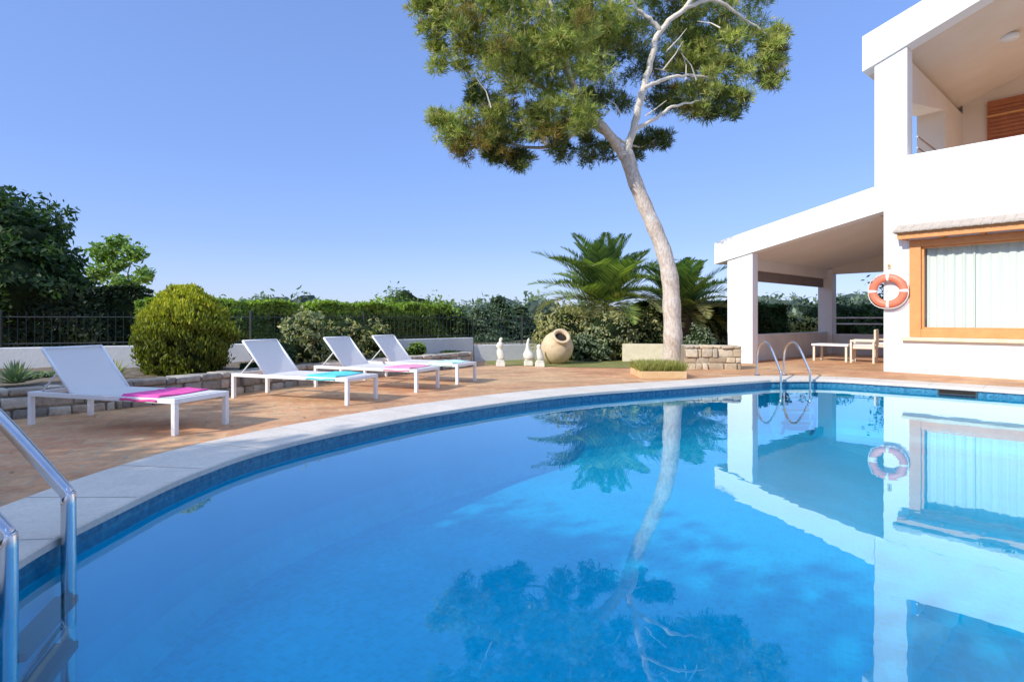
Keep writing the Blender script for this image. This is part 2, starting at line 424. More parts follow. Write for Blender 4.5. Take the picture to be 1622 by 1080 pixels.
# basin
bm = bmesh.new(); n = len(inner); FLOOR = -.85
levels = [(0, DZ-.03), (0, -.16), (0, -.55), (.03, -.70), (.08, -.79), (.16, FLOOR)]
prev = None
for dd, zz in levels:
    cur = [bm.verts.new(p) for p in zset(offset(inner, -sgn*dd) if dd else inner, zz)]
    if prev:
        for i in range(n): bm.faces.new([prev[i], prev[(i+1) % n], cur[(i+1) % n], cur[i]])
    prev = cur
bm.faces.new(prev)
bmesh.ops.triangulate(bm, faces=[f for f in bm.faces if len(f.verts) > 4])
tag(objbm('pool_basin', bm, M['pooltile']), kind='structure')
# water
bm = bmesh.new(); bm.faces.new([bm.verts.new(p) for p in zset(offset(inner, -sgn*.002), 0)])
bmesh.ops.triangulate(bm, faces=bm.faces[:])
wo = objbm('pool_water', bm, M['water']); tag(wo, kind='structure')
for p in wo.data.polygons:
    if p.normal.z < 0: wo.data.flip_normals(); break
# coping ring, stones cut with joints
bm = bmesh.new()
zt = DZ+.012; lip = offset(inner, -sgn*.035)
L_ = [(lip, DZ-.03), (lip, zt-.008), (offset(lip, sgn*.008), zt), (cop_out, zt), (cop_out, DZ-.05)]
rings = [[bm.verts.new((p.x, p.y, z)) for p in P] for P, z in L_]
for a in range(len(rings)-1):
    for i in range(n):
        bm.faces.new([rings[a][i], rings[a][(i+1) % n], rings[a+1][(i+1) % n], rings[a+1][i]])
for i in range(n): bm.faces.new([rings[0][i], rings[0][(i+1) % n], top_ if False else rings[-1][(i+1) % n], rings[-1][i]])
cp = objbm('pool_coping', bm, M['coping']); tag(cp, kind='structure')
# joints between coping slabs: thin grout strips proud of the surface
bm = bmesh.new(); acc = 0
for i in range(n):
    a, b_ = lip[i], lip[(i+1) % n]; acc += (b_-a).length
    if acc > .6:
        acc = 0; t = (inner[(i+1) % n]-inner[i-1]).normalized()*.003
        p, q = offset(lip, sgn*.01)[i], offset(cop_out, -sgn*.004)[i]
        bm.faces.new([bm.verts.new((x.x, x.y, zt+.0015)) for x in (p-t, q-t, q+t, p+t)])
tag(objbm('coping_joints', bm, mat_noise('grout', (.40, .36, .31), (.46, .42, .37), 8, .9, bmp=0)), kind='structure')
# deck with hole
def ring_poly(outer, hole, z, name, mat):
    outer = [Vector((p[0], p[1], z)) for p in outer]; hole = zset(hole, z)
    tris = tessellate_polygon([outer, hole]); allp = outer+hole
    bm = bmesh.new(); vs = [bm.verts.new(p) for p in allp]
    for t in tris:
        try: bm.faces.new([vs[i] for i in t])
        except ValueError: pass
    o = objbm(name, bm, mat)
    if o.data.polygons[0].normal.z < 0: o.data.flip_normals()
    return tag(o, kind='structure')
D0 = [(-16, -10), (18, -10), (18, 24), (-16, 24)]
ring_poly(D0, outp(.60), DZ, 'terrace_paving', M['deck'])
ring_poly([(-900, -900), (900, -900), (900, 900), (-900, 900)], [Vector((x*.999, y*.999, 0)) for x, y in D0], DZ-.02, 'ground', M['ground'])
bm = bmesh.new(); poly_face(bm, [Vector((x, y, DZ+.006)) for x, y in [(-.6, 13.3), (1.2, 12.6), (2.3, 12.4), (3.5, 12.3), (4.6, 13.0), (6.2, 23.5), (-1, 23.5)]])
lw = objbm('lawn', bm, M['lawn']); tag(lw, kind='structure')

# skimmer mouth in the pool wall under the villa
a = gnd(1470, 611, .05); 
sk_dir = Vector((1.24, -1.12, 0)).normalized()
sk = empty('skimmer', (6.78, 8.845, .028), 'dark slot of the pool skimmer in the far right pool wall below the villa', 'pool skimmer', rz=math.atan2(sk_dir.y, sk_dir.x))
bm = bmesh.new(); box(bm, -.22, .22, -.015, .10, -.02, .03); objbm('mouth', bm, M['black_hole'], sk)
bm = bmesh.new()
for b4 in ((-.24, .24, -.022, .0, .031, .040), (-.24, .24, -.022, 0, -.035, -.021), (-.24, -.221, -.022, 0, -.021, .031), (.221, .24, -.022, 0, -.021, .031)): box(bm, *b4)
objbm('frame', bm, M['grey_plastic'], sk)

# ------------------------------------------------------------------ ladders
def ladder(loc, nrm, label, high, hw_=.28, tr=.031):
    """loc = middle of rail pair at the pool edge, nrm = outward (deckward) direction"""
    e = empty('pool_ladder', (loc[0], loc[1], 0), label, 'pool ladder', rz=math.atan2(nrm[1], nrm[0]))
    # local x = outward onto the deck
    for s in (-1, 1):
        pts = [(-.05, s*hw_, -.8), (-.05, s*hw_, -.4), (-.05, s*hw_, high*.33)]
        pts += [(-.045, s*hw_, high*.39), (-.01, s*hw_, high*.46), (.22, s*hw_, high*.86), (.36, s*hw_, high*1.05), (.50, s*hw_, high*1.15), (.66, s*hw_, high*1.14), (.79, s*hw_, high*1.03), (.87, s*hw_, high*.86), (.9, s*hw_, high*.6), (.9, s*hw_, DZ+.01)]
        bm = bmesh.new(); tube(bm, spline(pts, 5), tr, 14); objbm('handrail', bm, M['steel'], e, smooth=True)
        bm = bmesh.new(); lathe(bm, [(.055, 0), (.055, .01), (.035, .022), (.03, .022)], 20, Matrix.Translation((.9, s*hw_, DZ+.012)))
        objbm('base_flange', bm, M['steel'], e, smooth=False)
    for k in range(3):
        z = -.18-.22*k
        bm = bmesh.new(); box(bm, -.10, .0, -hw_+.02, hw_-.02, z-.02, z+.02)
        objbm('tread', bm, M['grey_plastic'], e, bevel=.008)
    return e
ladder((-2.085, 2.50), (-.95, -.31), 'steel pool ladder at the left edge, nearest the viewer', .80)
ladder((4.82, 9.93), (.0, 1), 'small distant steel pool ladder in front of the porch', .63, .25, .019)

# ------------------------------------------------------------------ sun loungers
def lounger(loc, d, label, towel, tlabel, tx):
    """local x: head -> foot, local y: away from pool"""
    e = empty('sun_lounger', (loc[0], loc[1], DZ), label, 'sun lounger', 'white sun loungers in a row beside the pool', rz=math.atan2(d[1], d[0]))
    Lx, W, H = 1.86, .64, .33; t = .045
    bm = bmesh.new()
    box(bm, 0, Lx, 0, t, H-t, H); box(bm, 0, Lx, W-t, W, H-t, H)
    box(bm, 0, t, t, W-t, H-t, H); box(bm, Lx-t, Lx, t, W-t, H-t, H); box(bm, .55, .58, t, W-t, H-t+.005, H-.012)
    objbm('frame', bm, M['white_metal'], e, bevel=.004)
    for x in (0.0, Lx-t):
        for y in (0, W-t):
            bm = bmesh.new(); box(bm, x, x+t, y, y+t, 0, H-t-.001); objbm('leg', bm, M['white_metal'], e, bevel=.003)
    # seat sling sags slightly
    bm = bmesh.new(); nx = 16
    rows = []
    for i in range(nx+1):
        u = i/nx; x = .58+(Lx-t-.58)*u; row = []
        for j in range(7):
            v = j/6; y = t*.6+(W-1.2*t)*v
            z = H+.004-.018*math.sin(math.pi*v)*math.sin(math.pi*u)
            row.append(bm.verts.new((x, y, z)))
        rows.append(row)
    for i in range(nx):
        for j in range(6): bm.faces.new([rows[i][j], rows[i+1][j], rows[i+1][j+1], rows[i][j+1]])
    objbm('seat', bm, M['sling'], e, smooth=True)
    # backrest
    a = R(48); Lb = .57; hx, hz = .56, H+.002
    ux, uz = -math.cos(a), math.sin(a)
    b_ = empty_part = None
    bm = bmesh.new(); rows = []
    for i in range(13):
        u = i/12; row = []
        for j in range(7):
            v = j/6; y = t*.5+(W-t)*v; sag = .02*math.sin(math.pi*v)*math.sin(math.pi*u)
            row.append(bm.verts.new((hx+ux*Lb*u+sag*uz*-1*-1*(-1), y, hz+uz*Lb*u-sag*math.cos(a))))
        rows.append(row)
    for i in range(12):
        for j in range(6): bm.faces.new([rows[i][j], rows[i+1][j], rows[i+1][j+1], rows[i][j+1]])
    br = objbm('backrest', bm, M['sling'], e, smooth=True)
    bm = bmesh.new()
    for y in (t*.5, W-t*.5): tube(bm, [(hx, y, hz), (hx+ux*Lb, y, hz+uz*Lb)], .015, 8)
    tube(bm, [(hx+ux*Lb, t*.5, hz+uz*Lb), (hx+ux*Lb, W-t*.5, hz+uz*Lb)], .015, 8)
    objbm('back_frame', bm, M['white_metal'], br, smooth=True)
    for y in (t*1.4, W-t*1.4):
        bm = bmesh.new(); tube(bm, [(hx+ux*Lb*.55, y, hz+uz*Lb*.55-.01), (.10, y, H-.02)], .009, 6)
        objbm('strut', bm, M['white_metal'], e, smooth=True)
    # towel laid over the foot end (a thing of its own)
    bm = bmesh.new(); tw = .44; nx, ny = 14, 16; rows = []
    rnd = random.Random(int(loc[0]*100))
    for i in range(nx+1):
        row = []
        for j in range(ny+1):
            u = i/nx; v = j/ny; y = -.005+(W+.01)*v; x = tx+tw*u+.015*math.sin(v*5+1)
            z = H+.010+.005*math.sin(u*9+v*4)+.006*rnd.random()-.012*math.sin(math.pi*v)
            if v == 0 or v == 1: z -= .05
            row.append(bm.verts.new((x, y, z)))
        rows.append(row)
    for i in range(nx):
        for j in range(ny): bm.faces.new([rows[i][j], rows[i+1][j], rows[i+1][j+1], rows[i][j+1]])
    T = objbm('towel', bm, M[towel], None, smooth=True)
    T.matrix_world = Matrix.Translation((loc[0], loc[1], DZ)) @ Matrix.Rotation(math.atan2(d[1], d[0]), 4, 'Z')
    md = T.modifiers.new('t', 'SOLIDIFY'); md.thickness = .010; md.offset = 1
    tag(T, tlabel, 'towel', 'towels folded on the sun loungers')
    return e
def head_of(foot, d, L=1.86):
    d = Vector(d).normalized(); return (foot[0]-d.x*L, foot[1]-d.y*L), (d.x, d.y)
specs = [((-3.02, 5.20), (.955, -.295), 'white sun lounger with a magenta towel, nearest and leftmost of the row', 'towel_pink', 'magenta towel on the nearest white sun lounger', 1.20),
         ((-1.99, 7.03), (.93, -.36), 'second nearest white sun lounger, with a turquoise towel by the tall yellow green conifer', 'towel_teal', 'bright turquoise towel on the second nearest sun lounger', 1.22),
         ((-1.35, 8.24), (.92, -.39), 'third sun lounger from the left, white with a pale pink towel', 'towel_pale_pink', 'pale pink towel on the third sun lounger from the left', 1.28),
         ((-.86, 9.20), (.91, -.41), 'white sun lounger with a mint towel, farthest and rightmost of the row', 'towel_mint', 'mint green towel on the farthest sun lounger', 1.30)]
for foot, d, lab, tw, tl, tx in specs:
    h, dd = head_of(foot, d); lounger(h, dd, lab, tw, tl, tx)

# ------------------------------------------------------------------ villa (local x = along the facade, local y = into the house)
C0 = Vector((7.45, 11.64, 0)); HA = math.atan2(-.746, .666)
V = empty('villa', C0, 'white two storey villa with covered porch, balcony and wood framed window beside the pool', 'house', rz=HA)
HM = Matrix.Translation(C0) @ Matrix.Rotation(HA, 4, 'Z')
zf = lambda x: 6.33+.36*x     # upper soffit
zt_ = lambda x: 7.03+.29*x
pf = lambda x: 3.30+.22*x     # porch soffit
pt = lambda x: 3.85+.227*x
WX0, WX1, WZ0, WZ1 = .44, 4.2, .80, 2.66
XR = 7.6
# ground floor wall around the window
bm = bmesh.new()
box(bm, 0, WX0, 0, .3, 0, 3.30); box(bm, WX1, XR, 0, .3, 0, 3.30)
box(bm, WX0, WX1, 0, .3, 0, WZ0); box(bm, WX0, WX1, 0, .3, WZ1, 3.30)
box(bm, 0, .3, .3, 8, 0, 3.30)          # side wall towards the porch
objbm('wall', bm, M['plaster'], V)
bm = bmesh.new(); box(bm, -.165, XR, 0, .22, 3.30, 4.34); box(bm, -.165, .05, .22, 4.0, 3.30, 4.25)
objbm('parapet', bm, M['plaster'], V, bevel=.01)
boxobj('balcony_floor', M['plaster_soffit'], V, .05, XR, .22, 8, 3.30, 3.50)
# pillar, tapered top follows the roof
bm = bmesh.new(); prism(bm, [(-.165, 4.34), (.40, 4.34), (.40, zf(.4)), (-.165, zf(-.165))], 'y', 0, .36); objbm('pillar', bm, M['plaster'], V, bevel=.008)
bm = bmesh.new(); prism(bm, [(.36, 5.46), (3.05, 5.95), (3.05, 6.27), (.36, 6.27)], 'x', -.165, .386)
prism(bm, [(3.05, 3.50), (8.0, 3.50), (8.0, 6.27), (3.05, 6.27)], 'x', -.165, .386); objbm('side_wall', bm, M['plaster_soffit'], V)
# roof
bm = bmesh.new(); prism(bm, [(-.376, zf(-.376)), (4.0, zf(4.0)), (8.2, zf(-.2)), (8.2, zt_(-.2)), (4.0, zt_(4.0)+.1), (-.376, zt_(-.376))], 'y', -.05, .30)
objbm('roof_fascia', bm, M['plaster'], V, bevel=.015)
bm = bmesh.new(); prism(bm, [(-.37, zf(-.376)+.02), (4.0, zf(4.0)+.02), (8.19, zf(-.2)+.02), (8.19, zt_(-.2)-.03), (4.0, zt_(4.0)+.05), (-.37, zt_(-.376)-.03)], 'y', .30, 8.6)
objbm('roof', bm, M['plaster_soffit'], V)
# back wall of the balcony with shuttered door
bm = bmesh.new(); prism(bm, [(.386, 3.5), (XR, 3.5), (XR, zf(.6)+.2), (4.0, zf(4)+.1), (.386, zf(.386)+.1)], 'y', 4.8, 5.1); objbm('wall', bm, M['plaster_soffit'], V)
dr = boxobj('door', M['wood_dark'], V, .88, 3.4, 4.72, 4.80, 3.50, 6.42)
bm = bmesh.new()
for i in range(30): box(bm, .93, 2.1, 4.70, 4.718, 3.6+.092*i, 3.6+.092*i+.06)
for i in range(30): box(bm, 2.18, 3.35, 4.70, 4.718, 3.6+.092*i, 3.6+.092*i+.06)
objbm('shutter_slats', bm, M['wood_dark'], dr)
boxobj('crossbar', M['wood'], dr, .88, 3.4, 4.66, 4.699, 6.02, 6.07)
bm = bmesh.new(); lathe(bm, [(.16, .02), (.17, -.03), (.13, -.07), (.04, -.09)], 24, Matrix.Translation((1.64, 2.2, zf(1.64)-.0)))
objbm('ceiling_light', bm, M['white_bulb'], V, smooth=True)
bm = bmesh.new()
for s in range(2): tube(bm, [(.47, .4, 4.55+s*.22), (.47, 3.0, 4.55+s*.22)], .02, 8)
objbm('balcony_rail', bm, M['steel'], V)
# window
wf = empty('window', (0, 0, 0), None, None); wf.parent = V
wf2 = None
def wpart(name, mat, *d, **k): return boxobj(name, mat, W_, *d, **k)
bpy.data.objects.remove(wf)
fw = .19
bm = bmesh.new()
box(bm, WX0, WX0+fw, -.03, .12, WZ0, WZ1); box(bm, WX1-fw, WX1, -.03, .12, WZ0, WZ1)
box(bm, WX0+fw, WX1-fw, -.03, .12, WZ0, WZ0+.15); box(bm, WX0+fw, WX1-fw, -.03, .12, WZ1-.12, WZ1)
W_ = objbm('window', bm, M['wood'], V, bevel=.008)
bm = bmesh.new(); ix0, ix1, iz0, iz1 = WX0+fw, WX1-fw, WZ0+.15, WZ1-.12
for x in (ix0, (ix0+ix1)/2-.03, ix1-.04): box(bm, x, x+.04, .03, .10, iz0, iz1)
box(bm, ix0+.04, ix1-.04, .03, .10, iz0, iz0+.04); box(bm, ix0+.04, ix1-.04, .03, .10, iz1-.04, iz1)
objbm('sash', bm, M['wood'], W_, bevel=.004)
bm = bmesh.new(); bm.faces.new([bm.verts.new(p) for p in ((ix0+.01, .06, iz0+.01), (ix1-.01, .06, iz0+.01), (ix1-.01, .06, iz1-.01), (ix0+.01, .06, iz1-.01))]); objbm('pane', bm, M['glass'], W_)
boxobj('sill', M['cream_stone'], W_, WX0-.12, WX1+.12, -.09, .0, WZ0-.075, WZ0-.002)
# curtains
def curtain(x0, x1, z0, z1, y, amp, freq):
    bm = bmesh.new(); n_ = 160; A = []; B = []
    for i in range(n_+1):
        x = x0+(x1-x0)*i/n_; yy = y+amp*math.sin(x*freq)+amp*.5*math.sin(x*freq*2.3+1)
        A.append(bm.verts.new((x, yy, z0))); B.append(bm.verts.new((x, yy, z1)))
    for i in range(n_): bm.faces.new([A[i], A[i+1], B[i+1], B[i]])
    return bm
objbm('curtain', curtain(WX0+.1, 1.42, WZ0+.05, WZ1, .22, .018, 34), M['curtain'], W_, smooth=True)
objbm('curtain', curtain(1.36, WX1-.1, WZ0+.05, WZ1, .25, .015, 38), M['curtain'], W_, smooth=True)
# room
bm = bmesh.new(); box(bm, .32, XR-.02, 3.9, 4.0, .1, 3.28); box(bm, XR-.1, XR-.02, .31, 3.9, .1, 3.28)
objbm('inner_wall', bm, M['interior'], V)
# canopy over the window
cn = empty('canopy', (0, 0, 0), None, None); cn.parent = V
bm = bmesh.new(); box(bm, .30, WX1+.2, -.27, -.20, 2.68, 2.80); box(bm, .30, WX1+.2, -.20, -.002, 2.74, 2.80)
k = .36
while k < WX1+.2:
    box(bm, k, k+.06, -.199, -.003, 2.67, 2.739); k += .6
objbm('beam', bm, M['wood'], cn, bevel=.005)
bm = bmesh.new(); x = .24
while x < WX1+.3:
    for q in range(8):
        pass
    seg = 8; prev = None
    for yy, zz in ((-.36, 2.825), (0.0, 2.98)):
        ring = [bm.verts.new((x+.075-.075*math.cos(math.pi*q/seg), yy, zz+.018*math.sin(math.pi*q/seg))) for q in range(seg+1)]
        ring += [bm.verts.new((x+.075+.06*math.cos(math.pi*q/seg), yy, zz-.03+.016*math.sin(math.pi*q/seg))) for q in range(seg+1)]
        if prev:
            m_ = len(ring)
            for q in range(m_): bm.faces.new([prev[q], prev[(q+1) % m_], ring[(q+1) % m_], ring[q]])
            bm.faces.new(list(reversed(prev))); bm.faces.new(ring)
        prev = ring
    x += .15
box(bm, .24, x, -.34, -.002, 2.801, 2.815)
objbm('roof_tiles', bm, M['tile_roof'], cn)

# porch
P_ = empty('porch', (0, 0, 0), None, None); P_.parent = V
CX0, CX1 = -3.326, -2.70
bm = bmesh.new(); prism(bm, [(CX0, 0), (CX1, 0), (CX1, pf(CX1)), (CX0, pf(CX0))], 'y', 0, .28); objbm('column', bm, M['plaster'], P_, bevel=.01)
bm = bmesh.new(); prism(bm, [(-3.30, 0), (-2.90, 0), (-2.90, pf(-2.9)), (-3.30, pf(-3.3))], 'y', 5.5, 5.85); objbm('column', bm, M['plaster'], P_, bevel=.01)
bm = bmesh.new(); prism(bm, [(-.5, 0), (-.002, 0), (-.002, pf(0)), (-.5, pf(-.5))], 'y', 5.5, 5.85); objbm('column', bm, M['plaster'], P_, bevel=.01)
bm = bmesh.new(); prism(bm, [(-3.64, pf(-3.64)), (-.002, pf(0)), (-.166, pf(-.166)+.003), (-.166, pt(-.166)), (-3.64, pt(-3.64))][0:1]+[(-.002, pf(0)), (-.002, 3.299), (-.166, 3.301), (-.166, pt(-.166)), (-3.64, pt(-3.64))], 'y', -.04, .28)
objbm('fascia', bm, M['plaster'], P_, bevel=.012)
bm = bmesh.new(); prism(bm, [(-3.63, pf(-3.64)+.015), (-.17, pf(-.166)+.015), (-.17, pt(-.166)-.03), (-3.63, pt(-3.64)-.03)], 'y', .28, 6.3)
objbm('roof', bm, M['plaster_porch'], P_)
bm = bmesh.new(); prism(bm, [(-3.31, 2.36), (-3.02, 2.36), (-3.02, pf(-3.02)+.015), (-3.31, pf(-3.31)+.015)], 'y', .28, 5.5)
objbm('side_beam', bm, M['plaster_porch'], P_)
boxobj('blind', M['fascia_dark'], P_, -3.20, -3.12, .30, 5.45, 2.10, 2.359, bevel=.01)
bm = bmesh.new(); prism(bm, [(-2.9, 2.5), (-.5, 2.5), (-.5, pf(-.5)+.015), (-2.9, pf(-2.9)+.015)], 'y', 5.55, 5.80); objbm('rear_beam', bm, M['plaster_porch'], P_)
boxobj('low_wall', M['plaster_old'], P_, -3.24, -3.02, .281, 5.49, 0, .76, bevel=.01)
boxobj('low_wall', M['plaster_old'], P_, -2.899, -.501, 5.55, 5.78, 0, .70, bevel=.01)
bm = bmesh.new()
for z in (1.0, 1.18): tube(bm, [(-2.9, 5.66, z), (-.5, 5.66, z)], .02, 8)
objbm('rail', bm, M['white_metal'], P_)
# everything inside the porch in world space
def hw(x, y, z=0): return HM @ Vector((x, y, z))
def local_thing(name, x, y, label, cat, group=None, rz=0):
    return empty(name, hw(x, y, DZ), label, cat, group, rz=HA+rz)
t_ = local_thing('low_table', -1.75, 2.35, 'low cream garden table standing in the porch', 'table')
boxobj('table_top', M['white_metal'], t_, -.42, .42, -.30, .30, .38, .43)
for sx in (-1, 1):
    for sy in (-1, 1): boxobj('leg', M['furniture'], t_, sx*.37-.025, sx*.37+.025, sy*.25-.025, sy*.25+.025, 0, .379)
def garden_chair(x, y, rz, lab):
    c = local_thing('garden_chair', x, y, lab, 'chair', 'cream garden chairs in the porch', rz)
    boxobj('seat', M['furniture'], c, -.26, .26, -.26, .26, .33, .40, bevel=.02)
    boxobj('cushion', M['ring_white'], c, -.23, .23, -.24, .22, .401, .46, bevel=.025)
    boxobj('backrest', M['furniture'], c, -.26, .26, .22, .27, .401, .80, bevel=.02)
    for s in (-1, 1):
        boxobj('armrest', M['furniture'], c, s*.29-.03, s*.29+.03, -.26, .26, .50, .55, bevel=.01)
        for yy in (-.24, .22): boxobj('leg', M['furniture'], c, s*.29-.022, s*.29+.022, yy-.022, yy+.022, 0, .499)
garden_chair(-1.05, 2.3, R(-80), 'cream garden chair at the right of the low porch table')
garden_chair(-.75, 3.4, R(-30), 'cream garden chair farther back in the porch, nearest the villa wall')

# life ring on the wall corner
lr = empty('life_ring', hw(.10, -.09, 1.70), 'orange and white life ring hanging on the white villa wall corner', 'life ring', rz=HA)
bm = bmesh.new(); Rm, rm = .265, .075; seg, sg = 48, 16
vv = [[bm.verts.new(((Rm+rm*math.cos(2*math.pi*j/sg))*math.cos(2*math.pi*i/seg), rm*.75*math.sin(2*math.pi*j/sg), (Rm+rm*math.cos(2*math.pi*j/sg))*math.sin(2*math.pi*i/seg))) for j in range(sg)] for i in range(seg)]
for i in range(seg):
    for j in range(sg): bm.faces.new([vv[i][j], vv[(i+1) % seg][j], vv[(i+1) % seg][(j+1) % sg], vv[i][(j+1) % sg]])
objbm('ring', bm, M['ring_orange'], lr, smooth=True)
for q in range(4):
    a0 = math.pi/2*q; bm = bmesh.new(); st = []
    for i in range(6):
        a = a0-.09+.18*i/5
        st.append([bm.verts.new(((Rm+(rm+.004)*math.cos(2*math.pi*j/sg))*math.cos(a), (rm*.75+.004)*math.sin(2*math.pi*j/sg), (Rm+(rm+.004)*math.cos(2*math.pi*j/sg))*math.sin(a))) for j in range(sg)])
    for i in range(5):
        for j in range(sg): bm.faces.new([st[i][j], st[i+1][j], st[i+1][(j+1) % sg], st[i][(j+1) % sg]])
    objbm('band', bm, M['ring_white'], lr, smooth=True)
bm = bmesh.new(); pts = []
for q in range(4):
    a0 = math.pi/2*q+math.pi/4*0
    for i in range(7):
        a = a0+math.pi/2*i/7; rr = Rm+rm+.006+.016*math.sin(math.pi*i/7); pts.append((rr*math.cos(a), -.01, rr*math.sin(a)))
pts.append(pts[0]); tube(bm, pts, .008, 6); objbm('rope', bm, M['ring_white'], lr, smooth=True)
hk = empty('wall_hook', hw(.10, -.002, 2.20), 'small terracotta wall hook fixed above the life ring', 'hook', rz=HA)
bm = bmesh.new(); box(bm, -.035, .035, -.02, 0, -.05, .05); objbm('plate', bm, M['clay'], hk, bevel=.004)
bm = bmesh.new(); tube(bm, [(0, -.01, .01), (0, -.06, .01), (0, -.08, .03)], .01, 8); objbm('peg', bm, M['clay'], hk)

# ------------------------------------------------------------------ garden walls, fence
def wall_strip(name, pts, zb, zt0, th, mat, label, cat='garden wall', group=None):
    bm = bmesh.new()
    P = [Vector((p[0], p[1], 0)) for p in pts]
    out = offset_open(P, th)
    n_ = len(P); rows = []
    for i in range(n_):
        z1 = zt0 if not isinstance(zt0, (list, tuple)) else zt0[i]
        rows.append([bm.verts.new((P[i].x, P[i].y, zb)), bm.verts.new((P[i].x, P[i].y, z1)), bm.verts.new((out[i].x, out[i].y, z1)), bm.verts.new((out[i].x, out[i].y, zb))])
    for i in range(n_-1):
        for k_ in range(4): bm.faces.new([rows[i][k_], rows[i+1][k_], rows[i+1][(k_+1) % 4], rows[i][(k_+1) % 4]])
    bm.faces.new(rows[0]); bm.faces.new(list(reversed(rows[-1])))
    o = objbm(name, bm, mat, bevel=.01); return tag(o, label, cat, group)
def offset_open(P, d):
    out = []
    for i in range(len(P)):
        a, b_ = P[max(i-1, 0)], P[min(i+1, len(P)-1)]; t = (b_-a).normalized(); out.append(P[i]+Vector((-t.y, t.x, 0))*d)
    return out
WL = [(-14, 6.2), (-8.1, 9.15), (-4.8, 10.7), (-3.1, 12.3), (-.95, 14.3)]
wall_strip('garden_wall', WL, .05, .69, .2, M['plaster_old'], 'long low white garden wall behind the sun loungers')
wall_strip('garden_wall', [(-.93, 14.32), (.3, 14.9), (1.9, 15.6)], .05, .50, .2, M['plaster_old'], 'lower bluish white garden wall behind the small statues')
def stone_wall(path, z0, z1, depth, cols, label, size=.22, cap=None, seed=1):
    """dry stone wall from many rough stones merged into ONE wall mesh"""
    rnd = random.Random(seed); bm = bmesh.new(); lay = bm.loops.layers.float_color.new('Col')
    P = [Vector((p[0], p[1], 0)) for p in path]
    segs = []
    for i in range(len(P)-1): segs.append((P[i], P[i+1]))
    z = z0; row = 0
    while z < z1-.03:
        h = min(size*rnd.uniform(.4, .95), z1-z)
        if z1-(z+h) < .06: h = z1-z
        for a, b_ in segs:
            L = (b_-a).length; t = (b_-a).normalized(); nn = Vector((-t.y, t.x, 0)); s = -rnd.random()*size*.6
            while s < L:
                w_ = size*rnd.uniform(.45, 1.8); s0 = max(s, 0); s1 = min(s+w_, L)
                if s1-s0 > .03:
                    c = a+t*(s0+s1)/2+nn*depth/2; r = bmesh.ops.create_cube(bm, size=1)
                    vs = r['verts']; es = list({e for v in vs for e in v.link_edges})
                    kk = rnd.uniform(.72, 1.15); col = [q*kk for q in rnd.choice(cols)]
                    jit = rnd.uniform(-.025, .025)
                    for v in vs:
                        q = v.co.copy(); q.x *= (s1-s0)-.012; q.y *= depth+rnd.uniform(-.02, .04); q.z *= h-.012
                        v.co = c+t*(q.x+rnd.uniform(-.012, .012))+nn*(q.y+jit)+Vector((0, 0, z+h/2+q.z+rnd.uniform(-.008, .008)))
                    fs = {f for v in vs for f in v.link_faces}
                    g = bmesh.ops.bevel(bm, geom=es, offset=.018, segments=2, affect='EDGES', profile=.6)
                    fs = set(g['faces']) | {f for f in fs if f.is_valid}
                    for v in set(g['verts']):
                        for f in v.link_faces: fs.add(f)
                    for f in fs:
                        f.smooth = True
                        for lp in f.loops: lp[lay] = (*col, 1)
                s += w_
        z += h; row += 1
    # mortar backing
    for a, b_ in segs:
        t = (b_-a).normalized(); nn = Vector((-t.y, t.x, 0)); before = set(bm.faces)
        q = [a+nn*.03, b_+nn*.03, b_+nn*(depth-.03), a+nn*(depth-.03)]
        A = [bm.verts.new((p.x, p.y, z0)) for p in q]; B = [bm.verts.new((p.x, p.y, z1-.02)) for p in q]
        bm.faces.new(B)
        for i in range(4): bm.faces.new([A[i], A[(i+1) % 4], B[(i+1) % 4], B[i]])
        for f in set(bm.faces)-before:
            for lp in f.loops: lp[lay] = (.34, .29, .22, 1)
    o = objbm('stone_wall', bm, M['stone']); return tag(o, label, 'stone wall')
grey = [(.42, .39, .34), (.50, .45, .38), (.36, .34, .31), (.46, .39, .32), (.55, .51, .44)]
warm = [(.52, .43, .30), (.60, .51, .36), (.47, .38, .26), (.62, .55, .42)]
BL = [(-7.6, 4.2), (-6.2, 5.2), (-5.3, 6.0), (-4.6, 6.75), (-4.05, 7.6), (-3.75, 8.4), (-3.35, 9.1), (-2.8, 10.0), (-1.85, 11.4), (-.85, 12.9)]
stone_wall([(p[0], p[1]) for p in BL], DZ-.02, .42, .28, grey, 'low rubble stone edging of the raised bed behind the loungers', seed=3)
stone_wall([(3.62, 12.10), (4.75, 12.02)], DZ-.02, .60, .5, warm, 'short rustic stone wall right of the pine trunk against the porch column', .2, seed=5)
boxw = wall_strip('planter_wall', [(2.72, 14.3), (3.95, 14.1)], .05, .53, .35, M['cream_stone'], 'low cream plastered wall left of the pine trunk', 'garden wall')
# soil bed
bm = bmesh.new()
Bp = [Vector((p[0]-.1, p[1]+.14, .36)) for p in BL]; Wp = [Vector((p[0], p[1], .36)) for p in WL]
vs = [bm.verts.new(p) for p in Bp]+[bm.verts.new(p) for p in reversed(Wp)]
bm.faces.new(vs); bmesh.ops.triangulate(bm, faces=bm.faces[:])
for _ in range(3): bmesh.ops.subdivide_edges(bm, edges=bm.edges[:], cuts=1, use_grid_fill=True)
for v in bm.verts: v.co.z += .05*math.sin(v.co.x*3.1)*math.sin(v.co.y*2.7)+random.uniform(-.015, .015)
sb = objbm('flower_bed', bm, M['soil'], smooth=True); tag(sb, kind='structure')
if sb.data.polygons[0].normal.z < 0: sb.data.flip_normals()

